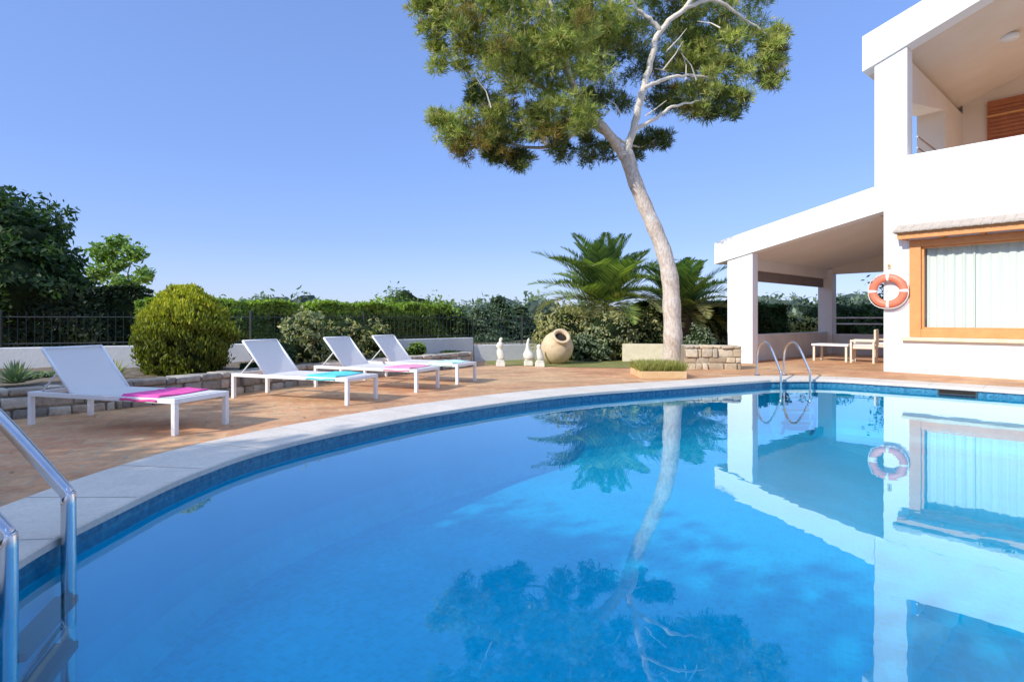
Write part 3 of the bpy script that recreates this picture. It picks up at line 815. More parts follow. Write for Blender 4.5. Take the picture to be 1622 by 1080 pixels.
def fence(path, z0, z1, label, sp=.11):
    P = [Vector((p[0], p[1], 0)) for p in path]; P = offset_open(P, .1)
    e = empty('iron_fence', (P[0].x, P[0].y, z0), label, 'fence'); o = P[0].copy()
    bm = bmesh.new(); bp_ = bmesh.new()
    for i in range(len(P)-1):
        a, b_ = P[i]-o, P[i+1]-o; L = (b_-a).length; t = (b_-a)/L
        for zz in (.06, z1-z0-.10):
            tube(bp_, [a+Vector((0, 0, zz)), b_+Vector((0, 0, zz))], .008, 4)
        k_ = 0
        while k_ < L:
            p = a+t*k_
            tube(bm, [p, p+Vector((0, 0, z1-z0-.03)), p+Vector((0, 0, z1-z0))], [.0055, .0055, .001], 4); k_ += sp
        q = bmesh.new(); box(q, a.x-.02, a.x+.02, a.y-.02, a.y+.02, 0, z1-z0+.02); objbm('post', q, M['dark_metal'], e)
    objbm('pickets', bm, M['dark_metal'], e); objbm('rail', bp_, M['dark_metal'], e)
    return e
fence(WL, .69, 1.28, 'black iron picket fence on top of the long low white wall')
fence([(-.93, 14.32), (.3, 14.9), (1.9, 15.6)], .50, 1.22, 'black iron picket fence on the lower bluish wall behind the statues')

# ------------------------------------------------------------------ urn, statues, planter
U = empty('clay_urn', gnd(882, 576), 'big round clay urn lying with its dark mouth towards the pool', 'urn')
mt = Matrix.Translation((0, .0, .34)) @ Matrix.Rotation(R(48), 4, 'X') @ Matrix.Rotation(R(10), 4, 'Y')
U.scale = (1.04, 1.04, 1.04)
prof = [(.02, -.46), (.12, -.44), (.24, -.34), (.33, -.18), (.365, .0), (.345, .16), (.28, .28), (.20, .345), (.165, .37), (.17, .40), (.205, .43), (.205, .455), (.16, .46), (.135, .44), (.13, .36), (.12, .30)]
bm = bmesh.new(); lathe(bm, prof, 40, mt); u_ = objbm('body', bm, M['clay'], U, smooth=True)
bm = bmesh.new(); lathe(bm, [(.128, .385), (.128, .388)], 32, mt); objbm('dark_mouth', bm, M['black_hole'], U)
def statue(px, py, h, label, kind):
    e = empty('garden_statue', gnd(px, py), label, 'statue', 'small pale garden statues at the edge of the lawn')
    bm = bmesh.new(); box(bm, -.10, .10, -.10, .10, 0, .10); box(bm, -.085, .085, -.085, .085, .101, .14); objbm('plinth', bm, M['pale_statue'], e, bevel=.01)
    bm = bmesh.new()
    if kind == 0: prof = [(.085, .141), (.08, .2), (.09, .27), (.075, .34), (.05, .37), (.065, .40), (.085, .44), (.06, .5), (.03, .53), (.04, .56), (.035, .6), (.005, .62)]
    elif kind == 1: prof = [(.12, .141), (.13, .2), (.12, .26), (.08, .31), (.045, .37), (.035, .45), (.03, .52), (.025, .57), (.004, .60)]
    else: prof = [(.07, .141), (.075, .22), (.065, .3), (.055, .36), (.03, .39), (.05, .42), (.045, .46), (.004, .48)]
    prof = [(r, z*h/prof[-1][1]) if z > .141 else (r, z) for r, z in prof]
    lathe(bm, prof, 20)
    for v in bm.verts: v.co.x += .02*math.sin(v.co.z*11); v.co.y *= .85
    objbm('figure', bm, M['pale_statue'], e, smooth=True); return e
statue(793, 580, .64, 'pale stone garden statue with a rounded head, leftmost of the three', 0)
statue(837, 579, .62, 'pale garden statue with a wide base and thin pointed top, middle of the three', 1)
statue(855, 581, .50, 'smallest white garden statue standing against the clay urn', 2)

PB = empty('grass_planter', gnd(1052, 600), 'cream planter box full of yellow green grass in front of the pine trunk', 'planter')
bm = bmesh.new(); w2, d2, hh = .40, .95, .13
box(bm, -w2, w2, 0, .05, 0, hh); box(bm, -w2, w2, d2-.05, d2, 0, hh); box(bm, -w2, -w2+.05, .05, d2-.05, 0, hh); box(bm, w2-.05, w2, .05, d2-.05, 0, hh)
objbm('box', bm, mat_noise('planter_clay', (.60, .38, .18), (.72, .52, .28), 4, .8), PB, bevel=.008)
boxobj('soil', M['soil'], PB, -w2+.05, w2-.05, .05, d2-.05, .0, hh-.03, bevel=0)
Lf = Leaves(); n_ = 5200
P = np.stack([RNG.uniform(-w2+.0, w2-.0, n_), RNG.uniform(.02, d2-.05, n_), np.full(n_, hh-.02)], 1)
A = unit(np.stack([RNG.normal(0, .4, n_), RNG.normal(0, .4, n_)-.08, np.ones(n_)], 1))*RNG.uniform(.05, .12, (n_, 1))
B = unit(np.cross(A, RNG.normal(size=(n_, 3))))*.006
Lf.add(P+A*.9, A, B, palette(n_, [(.28, .29, .07), (.38, .37, .10), (.18, .20, .05), (.44, .40, .16)]))
Lf.build('grass', M['leaf'], PB)

# ------------------------------------------------------------------ pine
def clump_tufts(L, c, r, n, cols, nl=.16, nw=.0085, needles=7):
    c = np.array(c, float); r = np.array(r, float)
    d = unit(RNG.normal(size=(n, 3))); rad = (RNG.random((n, 1)))**.42
    ph = RNG.random(3)*6
    k = 1+.22*np.sin(d[:, :1]*6+ph[0])*np.sin(d[:, 1:2]*6+ph[1])+.15*np.sin(d[:, 2:]*8+ph[2])
    P = c+d*r*rad*k
    ax = unit(d*.6+RNG.normal(size=(n, 3))*.4+np.array([0, 0, .55]))
    col = palette(n, cols, .3)
    inner_ = np.clip(rad, .35, 1); col = col*(.55+.45*inner_)*RNG.uniform(.75, 1.25)  # needles darken towards the clump centre, inner shade put into the colour
    P = np.repeat(P, needles, 0); ax = np.repeat(ax, needles, 0); col = np.repeat(col, needles, 0)
    m = len(P); dr = unit(ax+RNG.normal(size=(m, 3))*.55)
    A = dr*nl*(.7+.6*RNG.random((m, 1)))*.5
    B = unit(np.cross(A, RNG.normal(size=(m, 3))))*nw
    L.add(P+A, A, B, col)
pine = empty('pine_tree', (3.55, 13.0, 0), 'tall leaning umbrella pine with pale forked trunk beyond the pool', 'tree')
po = Vector((3.55, 13.0, 0))
def PP(px, py, Y=13.0): return at(px, py, Y)-po
bm = bmesh.new()
trunk = [PP(1065, 585, 13.05), PP(1066, 540), PP(1064, 490), PP(1061, 440), PP(1050, 395), PP(1034, 355), PP(1018, 318), PP(1003, 280, 12.95), PP(991, 240, 12.9)]
tr_r = [.255, .205, .195, .185, .172, .165, .16, .158, .155]
sp = spline(trunk, 4); rr = np.interp(np.linspace(0, 8, len(sp)), range(9), tr_r)
tube(bm, sp, [float(a*(1+.05*math.sin(i*1.7))) for i, a in enumerate(rr)], 18)
objbm('trunk', bm, M['bark'], pine, smooth=True)
def limb(pts, r0, r1, mat='bark_pale'):
    bm = bmesh.new(); s = spline(pts, 5); n_ = len(s)
    for i in range(1, n_-1): s[i] = s[i]+Vector((random.uniform(-.02, .02), random.uniform(-.02, .02), random.uniform(-.02, .02)))
    tube(bm, s, [r0+(r1-r0)*i/(n_-1) for i in range(n_)], 10); return objbm('branch', bm, M[mat], pine, smooth=True)
limb([PP(990, 246, 12.9), PP(1003, 205, 12.75), PP(1017, 150, 12.6), PP(1030, 100, 12.5), PP(1046, 48, 12.4), PP(1085, 12, 12.3), PP(1110, -30, 12.3), PP(1120, -100, 12.5)], .09, .035)
limb([PP(990, 250, 12.9), PP(965, 215, 12.9), PP(935, 185, 13.0), PP(905, 130, 13.0), PP(885, 70, 13), PP(872, 0, 13), PP(880, -80, 13)], .12, .045, 'bark')
limb([PP(985, 240, 12.9), PP(955, 200, 12.5), PP(930, 182, 12.5), PP(900, 165, 12.6), PP(860, 140, 12.9), PP(800, 110, 13.2)], .10, .03, 'bark')
limb([PP(1020, 140, 12.55), PP(1045, 128, 12.6), PP(1080, 120, 12.7), PP(1130, 125, 12.9)], .05, .02)
limb([PP(1004, 205, 12.75), PP(1035, 190, 12.8), PP(1065, 170, 12.9), PP(1110, 160, 13.2)], .05, .02)
limb([PP(1046, 48, 12.4), PP(1030, 30, 12.3), PP(1010, 15, 12.2), PP(985, -20, 12)], .05, .02)
limb([PP(1085, 12, 12.3), PP(1130, 0, 12.5), PP(1180, 30, 12.8), PP(1220, 60, 13)], .05, .02)
limb([PP(905, 130, 12.9), PP(895, 90, 12.2), PP(875, 20, 11.6), PP(865, -40, 11.4)], .06, .03)
limb([PP(935, 185, 13), PP(900, 220, 13.3), PP(850, 235, 13.5), PP(800, 225, 13.6), PP(740, 215, 13.4)], .05, .02, 'bark')
limb([PP(872, 0, 13), PP(800, -20, 13), PP(730, 0, 12.8), PP(700, 20, 12.5)], .05, .02, 'bark')
limb([PP(960, 205, 12.95), PP(985, 225, 13.8), PP(1015, 232, 14.3), PP(1040, 220, 14.5)], .04, .015, 'bark')
for _ in range(34):
    a = PP(random.uniform(740, 1180), random.uniform(20, 190), random.uniform(12.0, 14.5))
    b_ = a+Vector((random.uniform(-.5, .5), random.uniform(-.3, .3), random.uniform(.1, .6)))
    bm = bmesh.new(); tube(bm, [a, (a+b_)/2+Vector((.05, 0, .03)), b_], [.018, .012, .005], 5)
    objbm('twig', bm, M['bark_pale'], pine)
ol = [(.36, .42, .09), (.50, .52, .13), (.20, .28, .08), (.50, .44, .17), (.30, .37, .11)]
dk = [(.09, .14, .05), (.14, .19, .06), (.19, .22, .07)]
br_ = [(.30, .19, .06), (.22, .20, .04), (.28, .25, .06)]
CL = [ # px, py, r px, Y, palette
 (700, 25, 46, 12.6, ol), (742, 60, 52, 12.2, ol), (712, 92, 34, 12.6, ol), (775, 110, 56, 12.3, ol), (820, 50, 62, 12.0, ol), (835, 140, 52, 12.4, ol),
 (722, 205, 34, 13.4, ol), (762, 212, 42, 13.5, ol), (742, 228, 26, 13.3, br_), (815, 228, 40, 13.6, ol), (826, 258, 22, 13.7, dk), (850, 190, 50, 12.8, ol), (895, 90, 66, 12.2, ol),
 (893, 160, 50, 12.5, ol), (905, 232, 30, 14.0, dk), (945, 240, 30, 14.2, dk), (948, 110, 48, 13.9, ol), (985, 60, 55, 13.6, ol), (960, 160, 40, 14.0, dk), (1010, 236, 20, 14.5, dk),
 (1042, 222, 20, 14.5, dk), (1085, 90, 52, 13.5, ol), (1130, 60, 50, 13.4, ol), (1145, 135, 40, 13.3, ol), (1190, 92, 42, 13.3, ol), (1218, 62, 28, 13.3, ol), (1218, 118, 28, 13.3, ol),
 (1100, 155, 38, 13.4, ol), (1055, 160, 30, 13.9, dk), (1165, 168, 22, 13.4, dk), (1128, 172, 18, 13.4, dk), (1120, 10, 55, 13.2, ol), (1060, 20, 52, 13.6, ol), (940, 20, 60, 12.6, ol),
 (870, 10, 60, 12.0, ol), (790, 0, 60, 12.4, ol), (790, 165, 36, 13.0, ol), (920, 195, 34, 12.3, ol), (870, 215, 30, 13.2, dk), (1180, 20, 42, 13.4, ol),
 (860, 100, 55, 14.5, dk), (950, 60, 60, 14.8, dk), (1040, 100, 52, 14.8, dk), (780, 60, 55, 14.6, dk), (1120, 100, 45, 14.8, dk), (900, 30, 60, 15, dk), (790, 190, 40, 14.6, dk),
 (715, -30, 55, 12.8, ol), (780, -60, 65, 12.6, ol), (860, -70, 70, 12.2, ol), (950, -70, 70, 12.8, ol), (1040, -60, 66, 13, ol), (1120, -50, 62, 13.2, ol), (1190, -40, 48, 13.4, ol),
 (820, -130, 60, 13, ol), (910, -145, 65, 12.8, ol), (1000, -140, 62, 13, ol), (1080, -120, 55, 13.2, ol), (960, -195, 50, 13.2, ol), (880, -190, 45, 13.2, ol),
 (672, 8, 26, 12.6, ol), (690, 60, 28, 12.8, ol), (755, 150, 20, 13, dk), (700, 190, 22, 13.3, ol), (1225, 90, 22, 13.4, ol), (1150, 100, 35, 13.0, ol), (780, 240, 24, 13.7, dk), (905, 45, 40, 11.4, ol)]
Lf = Leaves(); bmc = bmesh.new()
for px, py, rp, Y, cols in CL:
    c = PP(px, py, Y); r = rp/F*Y
    for s in range(11):
        off = Vector((random.uniform(-1, 1), random.uniform(-1, 1), random.uniform(-.85, .85)))*r*.78
        rs = r*random.uniform(.26, .46)
        if random.random() < .1: off *= 1.25
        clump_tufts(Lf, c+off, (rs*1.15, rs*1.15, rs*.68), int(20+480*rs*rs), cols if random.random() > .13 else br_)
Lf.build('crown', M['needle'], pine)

# ------------------------------------------------------------------ palms
def palm(loc, n_f, length, trunk_h, label, seed, cz=None):
    rnd = random.Random(seed)
    e = empty('palm_tree', loc, label, 'palm tree')
    bm = bmesh.new(); tube(bm, [(0, 0, 0), (.02, 0, trunk_h*.5), (0, 0, trunk_h)], [.32, .28, .26], 14)
    for k_ in range(160):
        a = rnd.random()*6.28; z = rnd.random()*trunk_h; d = Vector((math.cos(a), math.sin(a), .6))
        p = Vector((math.cos(a)*.25, math.sin(a)*.25, z)); tube(bm, [p, p+d*.14], [.05, .01], 5)
    objbm('trunk', bm, M['bark_dark'], e)
    for f in range(n_f):
        az = f*2.39996+rnd.uniform(-.2, .2); u = (f+.5)/n_f
        el0 = R(88-92*u+rnd.uniform(-9, 9)); L = length*rnd.uniform(.85, 1.1)*(.8+.3*math.sin(math.pi*u))
        p = Vector((0, 0, trunk_h)); pts = [p.copy()]; el = el0; ns = 14; droop = rnd.uniform(.8, 1.9)*(.45+.75*u)
        for s in range(ns):
            d = Vector((math.cos(az)*math.cos(el), math.sin(az)*math.cos(el), math.sin(el))); p = p+d*L/ns; pts.append(p.copy()); el -= droop/ns*(.5+s/ns)
        Lf = Leaves(); nl = 54; TP = []; TA = []; TB = []
        side = Vector((-math.sin(az), math.cos(az), 0))
        for i in range(nl):
            t = .12+.88*i/(nl-1); q = t*ns; k_ = min(int(q), ns-1); base = pts[k_].lerp(pts[k_+1], q-k_)
            tan = (pts[k_+1]-pts[k_]).normalized(); upv = side.cross(tan).normalized()
            if upv.z < 0: upv = -upv
            ll = L*.26*math.sin(math.pi*min(1, .18+.80*t))**.7*rnd.uniform(.85, 1.1)
            for s in (-1, 1):
                d = (side*s*.75+tan*.75+upv*(.38+rnd.uniform(-.12, .12))-Vector((0, 0, .12))).normalized()
                TP.append(base+d*ll*.5); TA.append(d*ll*.5); TB.append(upv.cross(d).normalized()*.024)
        base = [(.22, .30, .08), (.34, .42, .11), (.10, .17, .06)] if u < .7 else [(.18, .22, .08), (.32, .31, .13), (.42, .37, .18)]
        Lf.add(np.array(TP), np.array(TA), np.array(TB), palette(len(TP), base, .2)*rnd.uniform(.8, 1.25))
        # rachis as ribbons
        RP = np.array([(pts[i]+pts[i+1])/2 for i in range(ns)]); RA = np.array([(pts[i+1]-pts[i])*.62 for i in range(ns)])
        Lf.add(RP, RA, np.tile(np.array(side)*.02, (ns, 1)), np.tile([[.25, .27, .09]], (ns, 1)))
        Lf.build('frond', M['leaf'], e)
    return e
pc = at(958, 486, 16.5); palm((pc.x, 16.5, 0), 66, 2.3, pc.z, 'large bushy palm with arching fronds left of the pine trunk', 4)
pc = at(1078, 496, 17.0); palm((pc.x, 17.0, 0), 48, 1.95, pc.z, 'palm partly hidden behind the pine trunk, beside the porch', 9)

# ------------------------------------------------------------------ shrubs, hedges, trees
def bush(name, loc, blobs, n, size, cols, label, cat='shrub', group=None, core=True, stem=True, shell=.55, aspect=.45, lump=.12, corek=.8):
    e = empty(name, loc, label, cat, group)
    Lf = Leaves(); tot = sum(b[3]*b[4] for b in blobs)
    for b in blobs:
        leaf_blob(Lf, b[:3], b[3:6], int(n*b[3]*b[4]/tot), size, cols if len(b) < 7 else b[6], shell=shell, aspect=aspect, lump=lump, zmin=0.0)
    f = Lf.build('foliage', M['leaf'], e)
    if core:
        bm = bmesh.new()
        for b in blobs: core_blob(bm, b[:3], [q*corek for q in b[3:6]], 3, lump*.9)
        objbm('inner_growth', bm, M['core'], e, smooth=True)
    if stem:
        bm = bmesh.new(); b = max(blobs, key=lambda q: q[3])
        tube(bm, [(b[0], b[1], -.05), (b[0]+.03, b[1], b[2])], [.05, .03], 7); objbm('stem', bm, M['bark_dark'], e)
    return e
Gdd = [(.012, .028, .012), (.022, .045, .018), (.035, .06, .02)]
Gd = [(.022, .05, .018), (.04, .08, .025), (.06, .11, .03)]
Gm = [(.09, .15, .035), (.13, .21, .05), (.07, .12, .03)]
Gl = [(.26, .38, .05), (.36, .46, .08), (.18, .28, .04)]
Gol = [(.34, .35, .12), (.44, .41, .17), (.24, .25, .09), (.50, .43, .23)]
Ggr = [(.22, .28, .18), (.30, .35, .23), (.16, .21, .12)]
# clipped conifer
cy = 8.45; c = at(293, 600, cy)
e = empty('conifer_shrub', (c.x, cy, .30), 'clipped rounded conifer with yellow green top behind the first lounger', 'shrub')
Lf = Leaves(); n_ = 26000
d = unit(RNG.normal(size=(n_, 3))); zz = d[:, 2]
prof_z = .62+.70*zz; wr = np.where(zz > 0, (1-zz**2)**.5*0+(np.cos(np.clip(zz, 0, 1)*1.5)**.6*.8+.2*(1-np.clip(zz,0,1)**2)), 1-.25*zz**2*2)
ang = np.arctan2(d[:, 1], d[:, 0]); lum = 1+.09*np.sin(ang*4+zz*5+1)*np.cos(zz*9+ang)+.05*np.sin(ang*9+zz*17)+.05*np.sin(ang*7+zz*6)+.05*np.sin(ang*3+zz*11)+.04*np.sin(zz*23+ang*5)
rad = .60*wr*lum*(.80+.22*RNG.random(n_)**.7+.10*(RNG.random(n_) > .93))
P = np.stack([np.cos(ang)*rad, np.sin(ang)*rad, prof_z], 1)
P = P[P[:, 2] > .0]; ang = ang[:len(P)]; n_ = len(P)
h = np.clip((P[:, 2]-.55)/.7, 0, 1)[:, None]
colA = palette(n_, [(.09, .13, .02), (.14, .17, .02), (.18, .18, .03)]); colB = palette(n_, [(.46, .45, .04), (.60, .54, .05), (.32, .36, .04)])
w_ = np.clip(h*1.3+RNG.normal(0, .2, (n_, 1)), 0, 1); col = colA*(1-w_)+colB*w_  # yellow tips, with the sunlit top put into the leaf colour
nr = unit(P*np.array([1, 1, .3])+RNG.normal(size=(n_, 3))*.35); A = unit(nr*.4+np.array([0, 0, 1.0])+RNG.normal(size=(n_, 3))*.35); B = unit(np.cross(A, RNG.normal(size=(n_, 3))))
sel = RNG.random((n_, 1)) > .93
P = P+nr*sel*RNG.uniform(.01, .07, (n_, 1)); hol = (np.sin(P[:, 0]*13)*np.sin(P[:, 2]*15+P[:, 1]*11) > .72)[:, None]
col = col*np.where(hol, .35, 1.0); P = P-nr*hol*.05  # hollows set back and darkened, their shade put into the colour
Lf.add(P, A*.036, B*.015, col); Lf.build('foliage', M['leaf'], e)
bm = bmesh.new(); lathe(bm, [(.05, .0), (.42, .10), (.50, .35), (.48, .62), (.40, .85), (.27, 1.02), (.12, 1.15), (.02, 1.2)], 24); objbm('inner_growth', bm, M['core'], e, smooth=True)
bm = bmesh.new(); tube(bm, [(0, 0, 0), (0, 0, .3)], [.06, .05], 8); objbm('stem', bm, M['bark_dark'], e)

# hedge: box volume along a path
def hedge(path, z0, z1, th, n, cols_side, cols_top, label, size=.05):
    P0 = [Vector((p[0], p[1], 0)) for p in path]; e = empty('hedge', (P0[0].x, P0[0].y, 0), label, 'hedge')
    Lf = Leaves(); o = np.array(P0[0]); bm = bmesh.new()
    Ls = [(P0[i+1]-P0[i]).length for i in range(len(P0)-1)]; tot = sum(Ls)
    for i, L in enumerate(Ls):
        a = np.array(P0[i])-o; t = np.array((P0[i+1]-P0[i]).normalized()); nn = np.array([t[1], -t[0], 0]) # towards the pool
        m = int(n*L/tot); s = RNG.random(m)*L; v = RNG.random(m); topm = RNG.random(m) < .35
        wob = .06*np.sin(s*2.3)+.05*np.sin(s*5.1+v*4)+.05*np.sin(v*9+s*3.3)
        zt2 = z1+.05*np.sin(s*1.7)+.04*np.sin(s*4.9)
        zz = np.where(topm, zt2-.06*RNG.random(m)+.05*(RNG.random(m) > .9), z0+(zt2-z0)*v)
        dep = np.where(topm, th*(RNG.random(m)-.5), th/2+wob-.10*RNG.random(m))
        P = a+t*s[:, None]+nn*dep[:, None]; P[:, 2] = zz
        nr = unit(np.where(topm[:, None], np.array([0, 0, 1.]), nn)+RNG.normal(size=(m, 3))*.6)
        A = unit(np.cross(nr, RNG.normal(size=(m, 3)))); B = np.cross(nr, A); s_ = size*(.6+.8*RNG.random((m, 1)))
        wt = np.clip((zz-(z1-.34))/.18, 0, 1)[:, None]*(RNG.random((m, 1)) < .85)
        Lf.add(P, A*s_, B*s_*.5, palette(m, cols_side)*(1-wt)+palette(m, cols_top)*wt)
        A_ = P0[i]-P0[0]; B_ = P0[i+1]-P0[0]; nv = Vector(nn)*(th/2-.10)
        q = [A_+nv, B_+nv, B_-nv, A_-nv]; lo = [bm.verts.new((p.x, p.y, z0)) for p in q]; hi = [bm.verts.new((p.x, p.y, z1-.08)) for p in q]
        bm.faces.new(hi)
        for k_ in range(4): bm.faces.new([lo[k_], lo[(k_+1) % 4], hi[(k_+1) % 4], hi[k_]])
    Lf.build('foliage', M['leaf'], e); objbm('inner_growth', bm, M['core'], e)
    return e
hz = lambda Y, py: CAMZ+(HY-py)/F*Y
hedge([(-7.2, 11.25), (-6.4, 11.6), (-4.6, 13.0), (-3.0, 14.6), (-1.9, 15.6)], 0.05, 1.46, .9, 36000, Gm, Gl, 'long clipped green hedge behind the iron fence', .055)  # lighter top palette puts the sunlit hedge top into the leaf colour
hedge([(-18, 8.0), (-12.0, 9.9), (-9.0, 11.0), (-7.3, 11.7)], 0.05, 1.72, 1.0, 34000, Gdd, Gdd, 'dark shaded hedge at the far left behind the iron fence', .06)  # darkened leaf palette, the hedge's shade is put into the colour
# big shaded trees on the left
def tree(loc, blobs, n, size, cols, trunk, label, core=True, shell=.4, group=None, aspect=.5, tm='bark_dark', corek=.72):
    e = empty('tree', loc, label, 'tree', group)
    Lf = Leaves(); tot = sum(b[3]**2 for b in blobs)
    for b in blobs: leaf_blob(Lf, b[:3], b[3:6], int(n*b[3]**2/tot), size, cols, shell=shell, aspect=aspect, lump=.18)
    Lf.build('crown', M['leaf'], e)
    if core:
        bm = bmesh.new()
        for b in blobs: core_blob(bm, b[:3], [q*corek for q in b[3:6]], 3, .16)
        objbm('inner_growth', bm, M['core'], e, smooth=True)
    bm = bmesh.new(); tube(bm, spline([(0, 0, -.05), (trunk*.3, 0, blobs[0][2]*.5), (blobs[0][0]*.5, blobs[0][1]*.5, blobs[0][2])], 4), [trunk*(1-.06*i) for i in range(9)], 10)
    for b in blobs[1:]: tube(bm, [(0, 0, blobs[0][2]*.55), ((b[0])*.6, b[1]*.6, b[2]*.8), b[:3]], [trunk*.5, trunk*.35, trunk*.15], 6)
    objbm('trunk', bm, M[tm], e, smooth=True)
    return e
def pxb(px, py, Y, r, rz=None, base=None):
    p = at(px, py, Y)-Vector(base); return (p.x, p.y, p.z, r, r, rz or r*.85)
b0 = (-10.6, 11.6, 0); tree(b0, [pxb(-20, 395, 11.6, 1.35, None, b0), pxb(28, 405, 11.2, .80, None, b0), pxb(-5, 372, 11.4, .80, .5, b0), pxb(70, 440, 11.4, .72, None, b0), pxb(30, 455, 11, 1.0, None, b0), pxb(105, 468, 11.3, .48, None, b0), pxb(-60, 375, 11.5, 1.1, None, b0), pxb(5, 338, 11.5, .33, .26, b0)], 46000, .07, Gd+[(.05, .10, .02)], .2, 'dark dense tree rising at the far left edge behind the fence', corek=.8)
b0 = (-10.2, 15.0, 0)
tree(b0, [pxb(165, 400, 15, .42, .30, b0), pxb(212, 402, 15, .36, .26, b0), pxb(228, 436, 15, .30, .22, b0), pxb(185, 382, 15, .3, .2, b0), pxb(155, 432, 15, .34, .26, b0), pxb(195, 452, 15, .46, .3, b0), pxb(188, 420, 15, .3, .2, b0)], 2300, .075, [(.20, .32, .08), (.28, .40, .10), (.14, .24, .06)], .06, 'small airy tree with open sunlit leaves beside the dark tree', core=False, shell=.15, aspect=.5, tm='bark_pale')
# off to the left of the frame: the trees that shade the near corner
b0 = (-9.2, -1.0, 0); tree(b0, [(0, -.5, 3.5, 2.0, 2.2, 2.4), (-.3, -1.9, 5.3, 2.0, 2.0, 2.3), (.2, .8, 2.8, 1.4, 1.4, 1.9), (.5, -2.6, 3.0, 1.8, 1.8, 2.2)], 30000, .10, Gd, .22, 'dark round tree beyond the left edge shading the terrace')
b0 = (-10.6, 1.9, 0); tree(b0, [(0, -.1, 3.3, 1.7, 1.6, 2.0), (.2, 1.0, 2.6, 1.2, 1.0, 1.7), (.5, -1.0, 4.0, 1.5, 1.4, 1.8)], 24000, .09, Gd, .2, 'lower dark tree beyond the left edge nearest the first lounger')
b0 = (-8.4, -4.8, 0); tree(b0, [(0, 0, 5.2, 2.6, 2.7, 2.8), (.4, 1.8, 4.6, 2.0, 1.9, 2.4), (0, 0, 2.3, 2.0, 2.4, 2.0), (.3, -2.6, 5.4, 2.3, 2.3, 2.4)], 30000, .10, Gd, .25, 'taller dark tree behind the viewer on the left')

# shrubs behind fence / in bed
def shrub_px(px, py_top, py_bot, wpx, Y, cols, label, n=4200, size=.045, top=None, z0=None, group=None, name='shrub', shell=.5, corek=.8):
    zt2 = hz(Y, py_top); zb = hz(Y, py_bot) if z0 is None else z0
    x = (px-811)/F*Y; w2 = wpx/F*Y/2; h2 = (zt2-zb)/2
    rnd = random.Random(int(px*7+Y*13))
    blobs = [(0, 0, h2*.9, w2*.72, w2*.7, h2*.98)]
    for k_ in range(5):
        a = rnd.random()*6.28; rr_ = w2*rnd.uniform(.3, .5)
        blobs.append((math.cos(a)*w2*.5, math.sin(a)*w2*.4, h2*rnd.uniform(.5, 1.35), rr_, rr_, min(rr_, h2*.6)))
    return bush(name, (x, Y, zb), blobs, n, size, cols, label, group=group, shell=shell, corek=corek, lump=.2)
shrub_px(640, 452, 560, 130, 15.8, Gm, 'tall dark green shrub mass behind the fence right of the hedge', 9000, .06)
shrub_px(598, 468, 560, 80, 15.0, Gl, 'bright yellow green shrub at the right end of the hedge', 5000, .055)
shrub_px(690, 466, 560, 130, 15.6, Gm+Gl, 'green shrub behind the white wall and last lounger', 7000, .055)
shrub_px(730, 490, 560, 50, 15.4, Gd, 'small dark shrub at the end of the white wall', 2500, .05)
shrub_px(478, 488, 575, 92, 10.0, Gol+Ggr, 'grey green oleander shrub between the second and third loungers', 7000, .04, z0=.34)
shrub_px(542, 500, 575, 78, 10.8, Gd+Gol, 'dark leafy shrub behind the third lounger', 3600, .04, z0=.34)
shrub_px(588, 506, 575, 80, 11.8, Gd+Gol, 'dark leafy shrub between the third and fourth loungers', 3600, .04, z0=.34)
shrub_px(432, 535, 590, 80, 9.2, Gd, 'small dark shrub beneath the oleander', 2200, .035, z0=.34)
shrub_px(660, 540, 562, 40, 12.6, Gl, 'small light green plant in the bed behind the last lounger', 900, .035, z0=.36)
# around the palm
shrub_px(890, 478, 572, 130, 15.2, Gol, 'dry olive shrub at the left foot of the large palm', 9000, .05, z0=.1)
shrub_px(960, 490, 574, 110, 15.0, Gol+Ggr, 'olive green shrub beneath the large palm', 8000, .05, z0=.1)
shrub_px(1020, 485, 566, 90, 15.6, Gd+Gol, 'dark green shrub between the palm and the pine trunk', 6000, .05, z0=.1)
shrub_px(925, 528, 575, 100, 14.6, Ggr, 'grey green shrub right of the clay urn', 5200, .04, z0=.1)
shrub_px(985, 528, 572, 60, 14.9, Gol, 'low olive shrub at the cream wall', 3200, .04, z0=.1)
shrub_px(1110, 510, 580, 60, 14.6, Ggr, 'grey green shrub behind the rustic stone wall', 2600, .045, z0=.1)
hedge([(3.9, 18.3), (6.0, 17.9), (8.8, 19.4)], .05, 1.62, 1.0, 14000, Gd, Gd, 'dark hedge between the pine trunk and the porch', .06)
# behind the porch
def behind(lx, ly, top, wd, cols, label, n=5000, size=.06):
    p = hw(lx, ly); rnd = random.Random(int(lx*10+ly*7)); h2 = top/2
    bl = [(0, 0, h2*.9, wd, wd, h2)]+[(rnd.uniform(-.6, .6)*wd, rnd.uniform(-.4, .4)*wd, h2*rnd.uniform(.6, 1.4), wd*.5, wd*.5, h2*.5) for _ in range(4)]
    bush('shrub', (p.x, p.y, .05), bl, n, size, cols, label, lump=.22)
behind(-4.6, 7.2, 1.30, .75, Gol, 'olive yellow shrub seen through the left side of the porch')
behind(-5.6, 3.2, .95, .7, Ggr, 'low grey shrub outside the left side of the porch', 3500)
behind(-4.2, 9.0, 1.9, 1.0, Gd, 'spiky dark shrub behind the rear column of the porch', 6000)
behind(-1.2, 8.8, 2.9, 1.5, Gd, 'tall dark shrub filling the right of the porch opening', 9000, .07)
behind(-3.4, 11.5, 1.9, 1.3, Gd, 'dark broad shrub farthest behind the porch', 6000, .07)

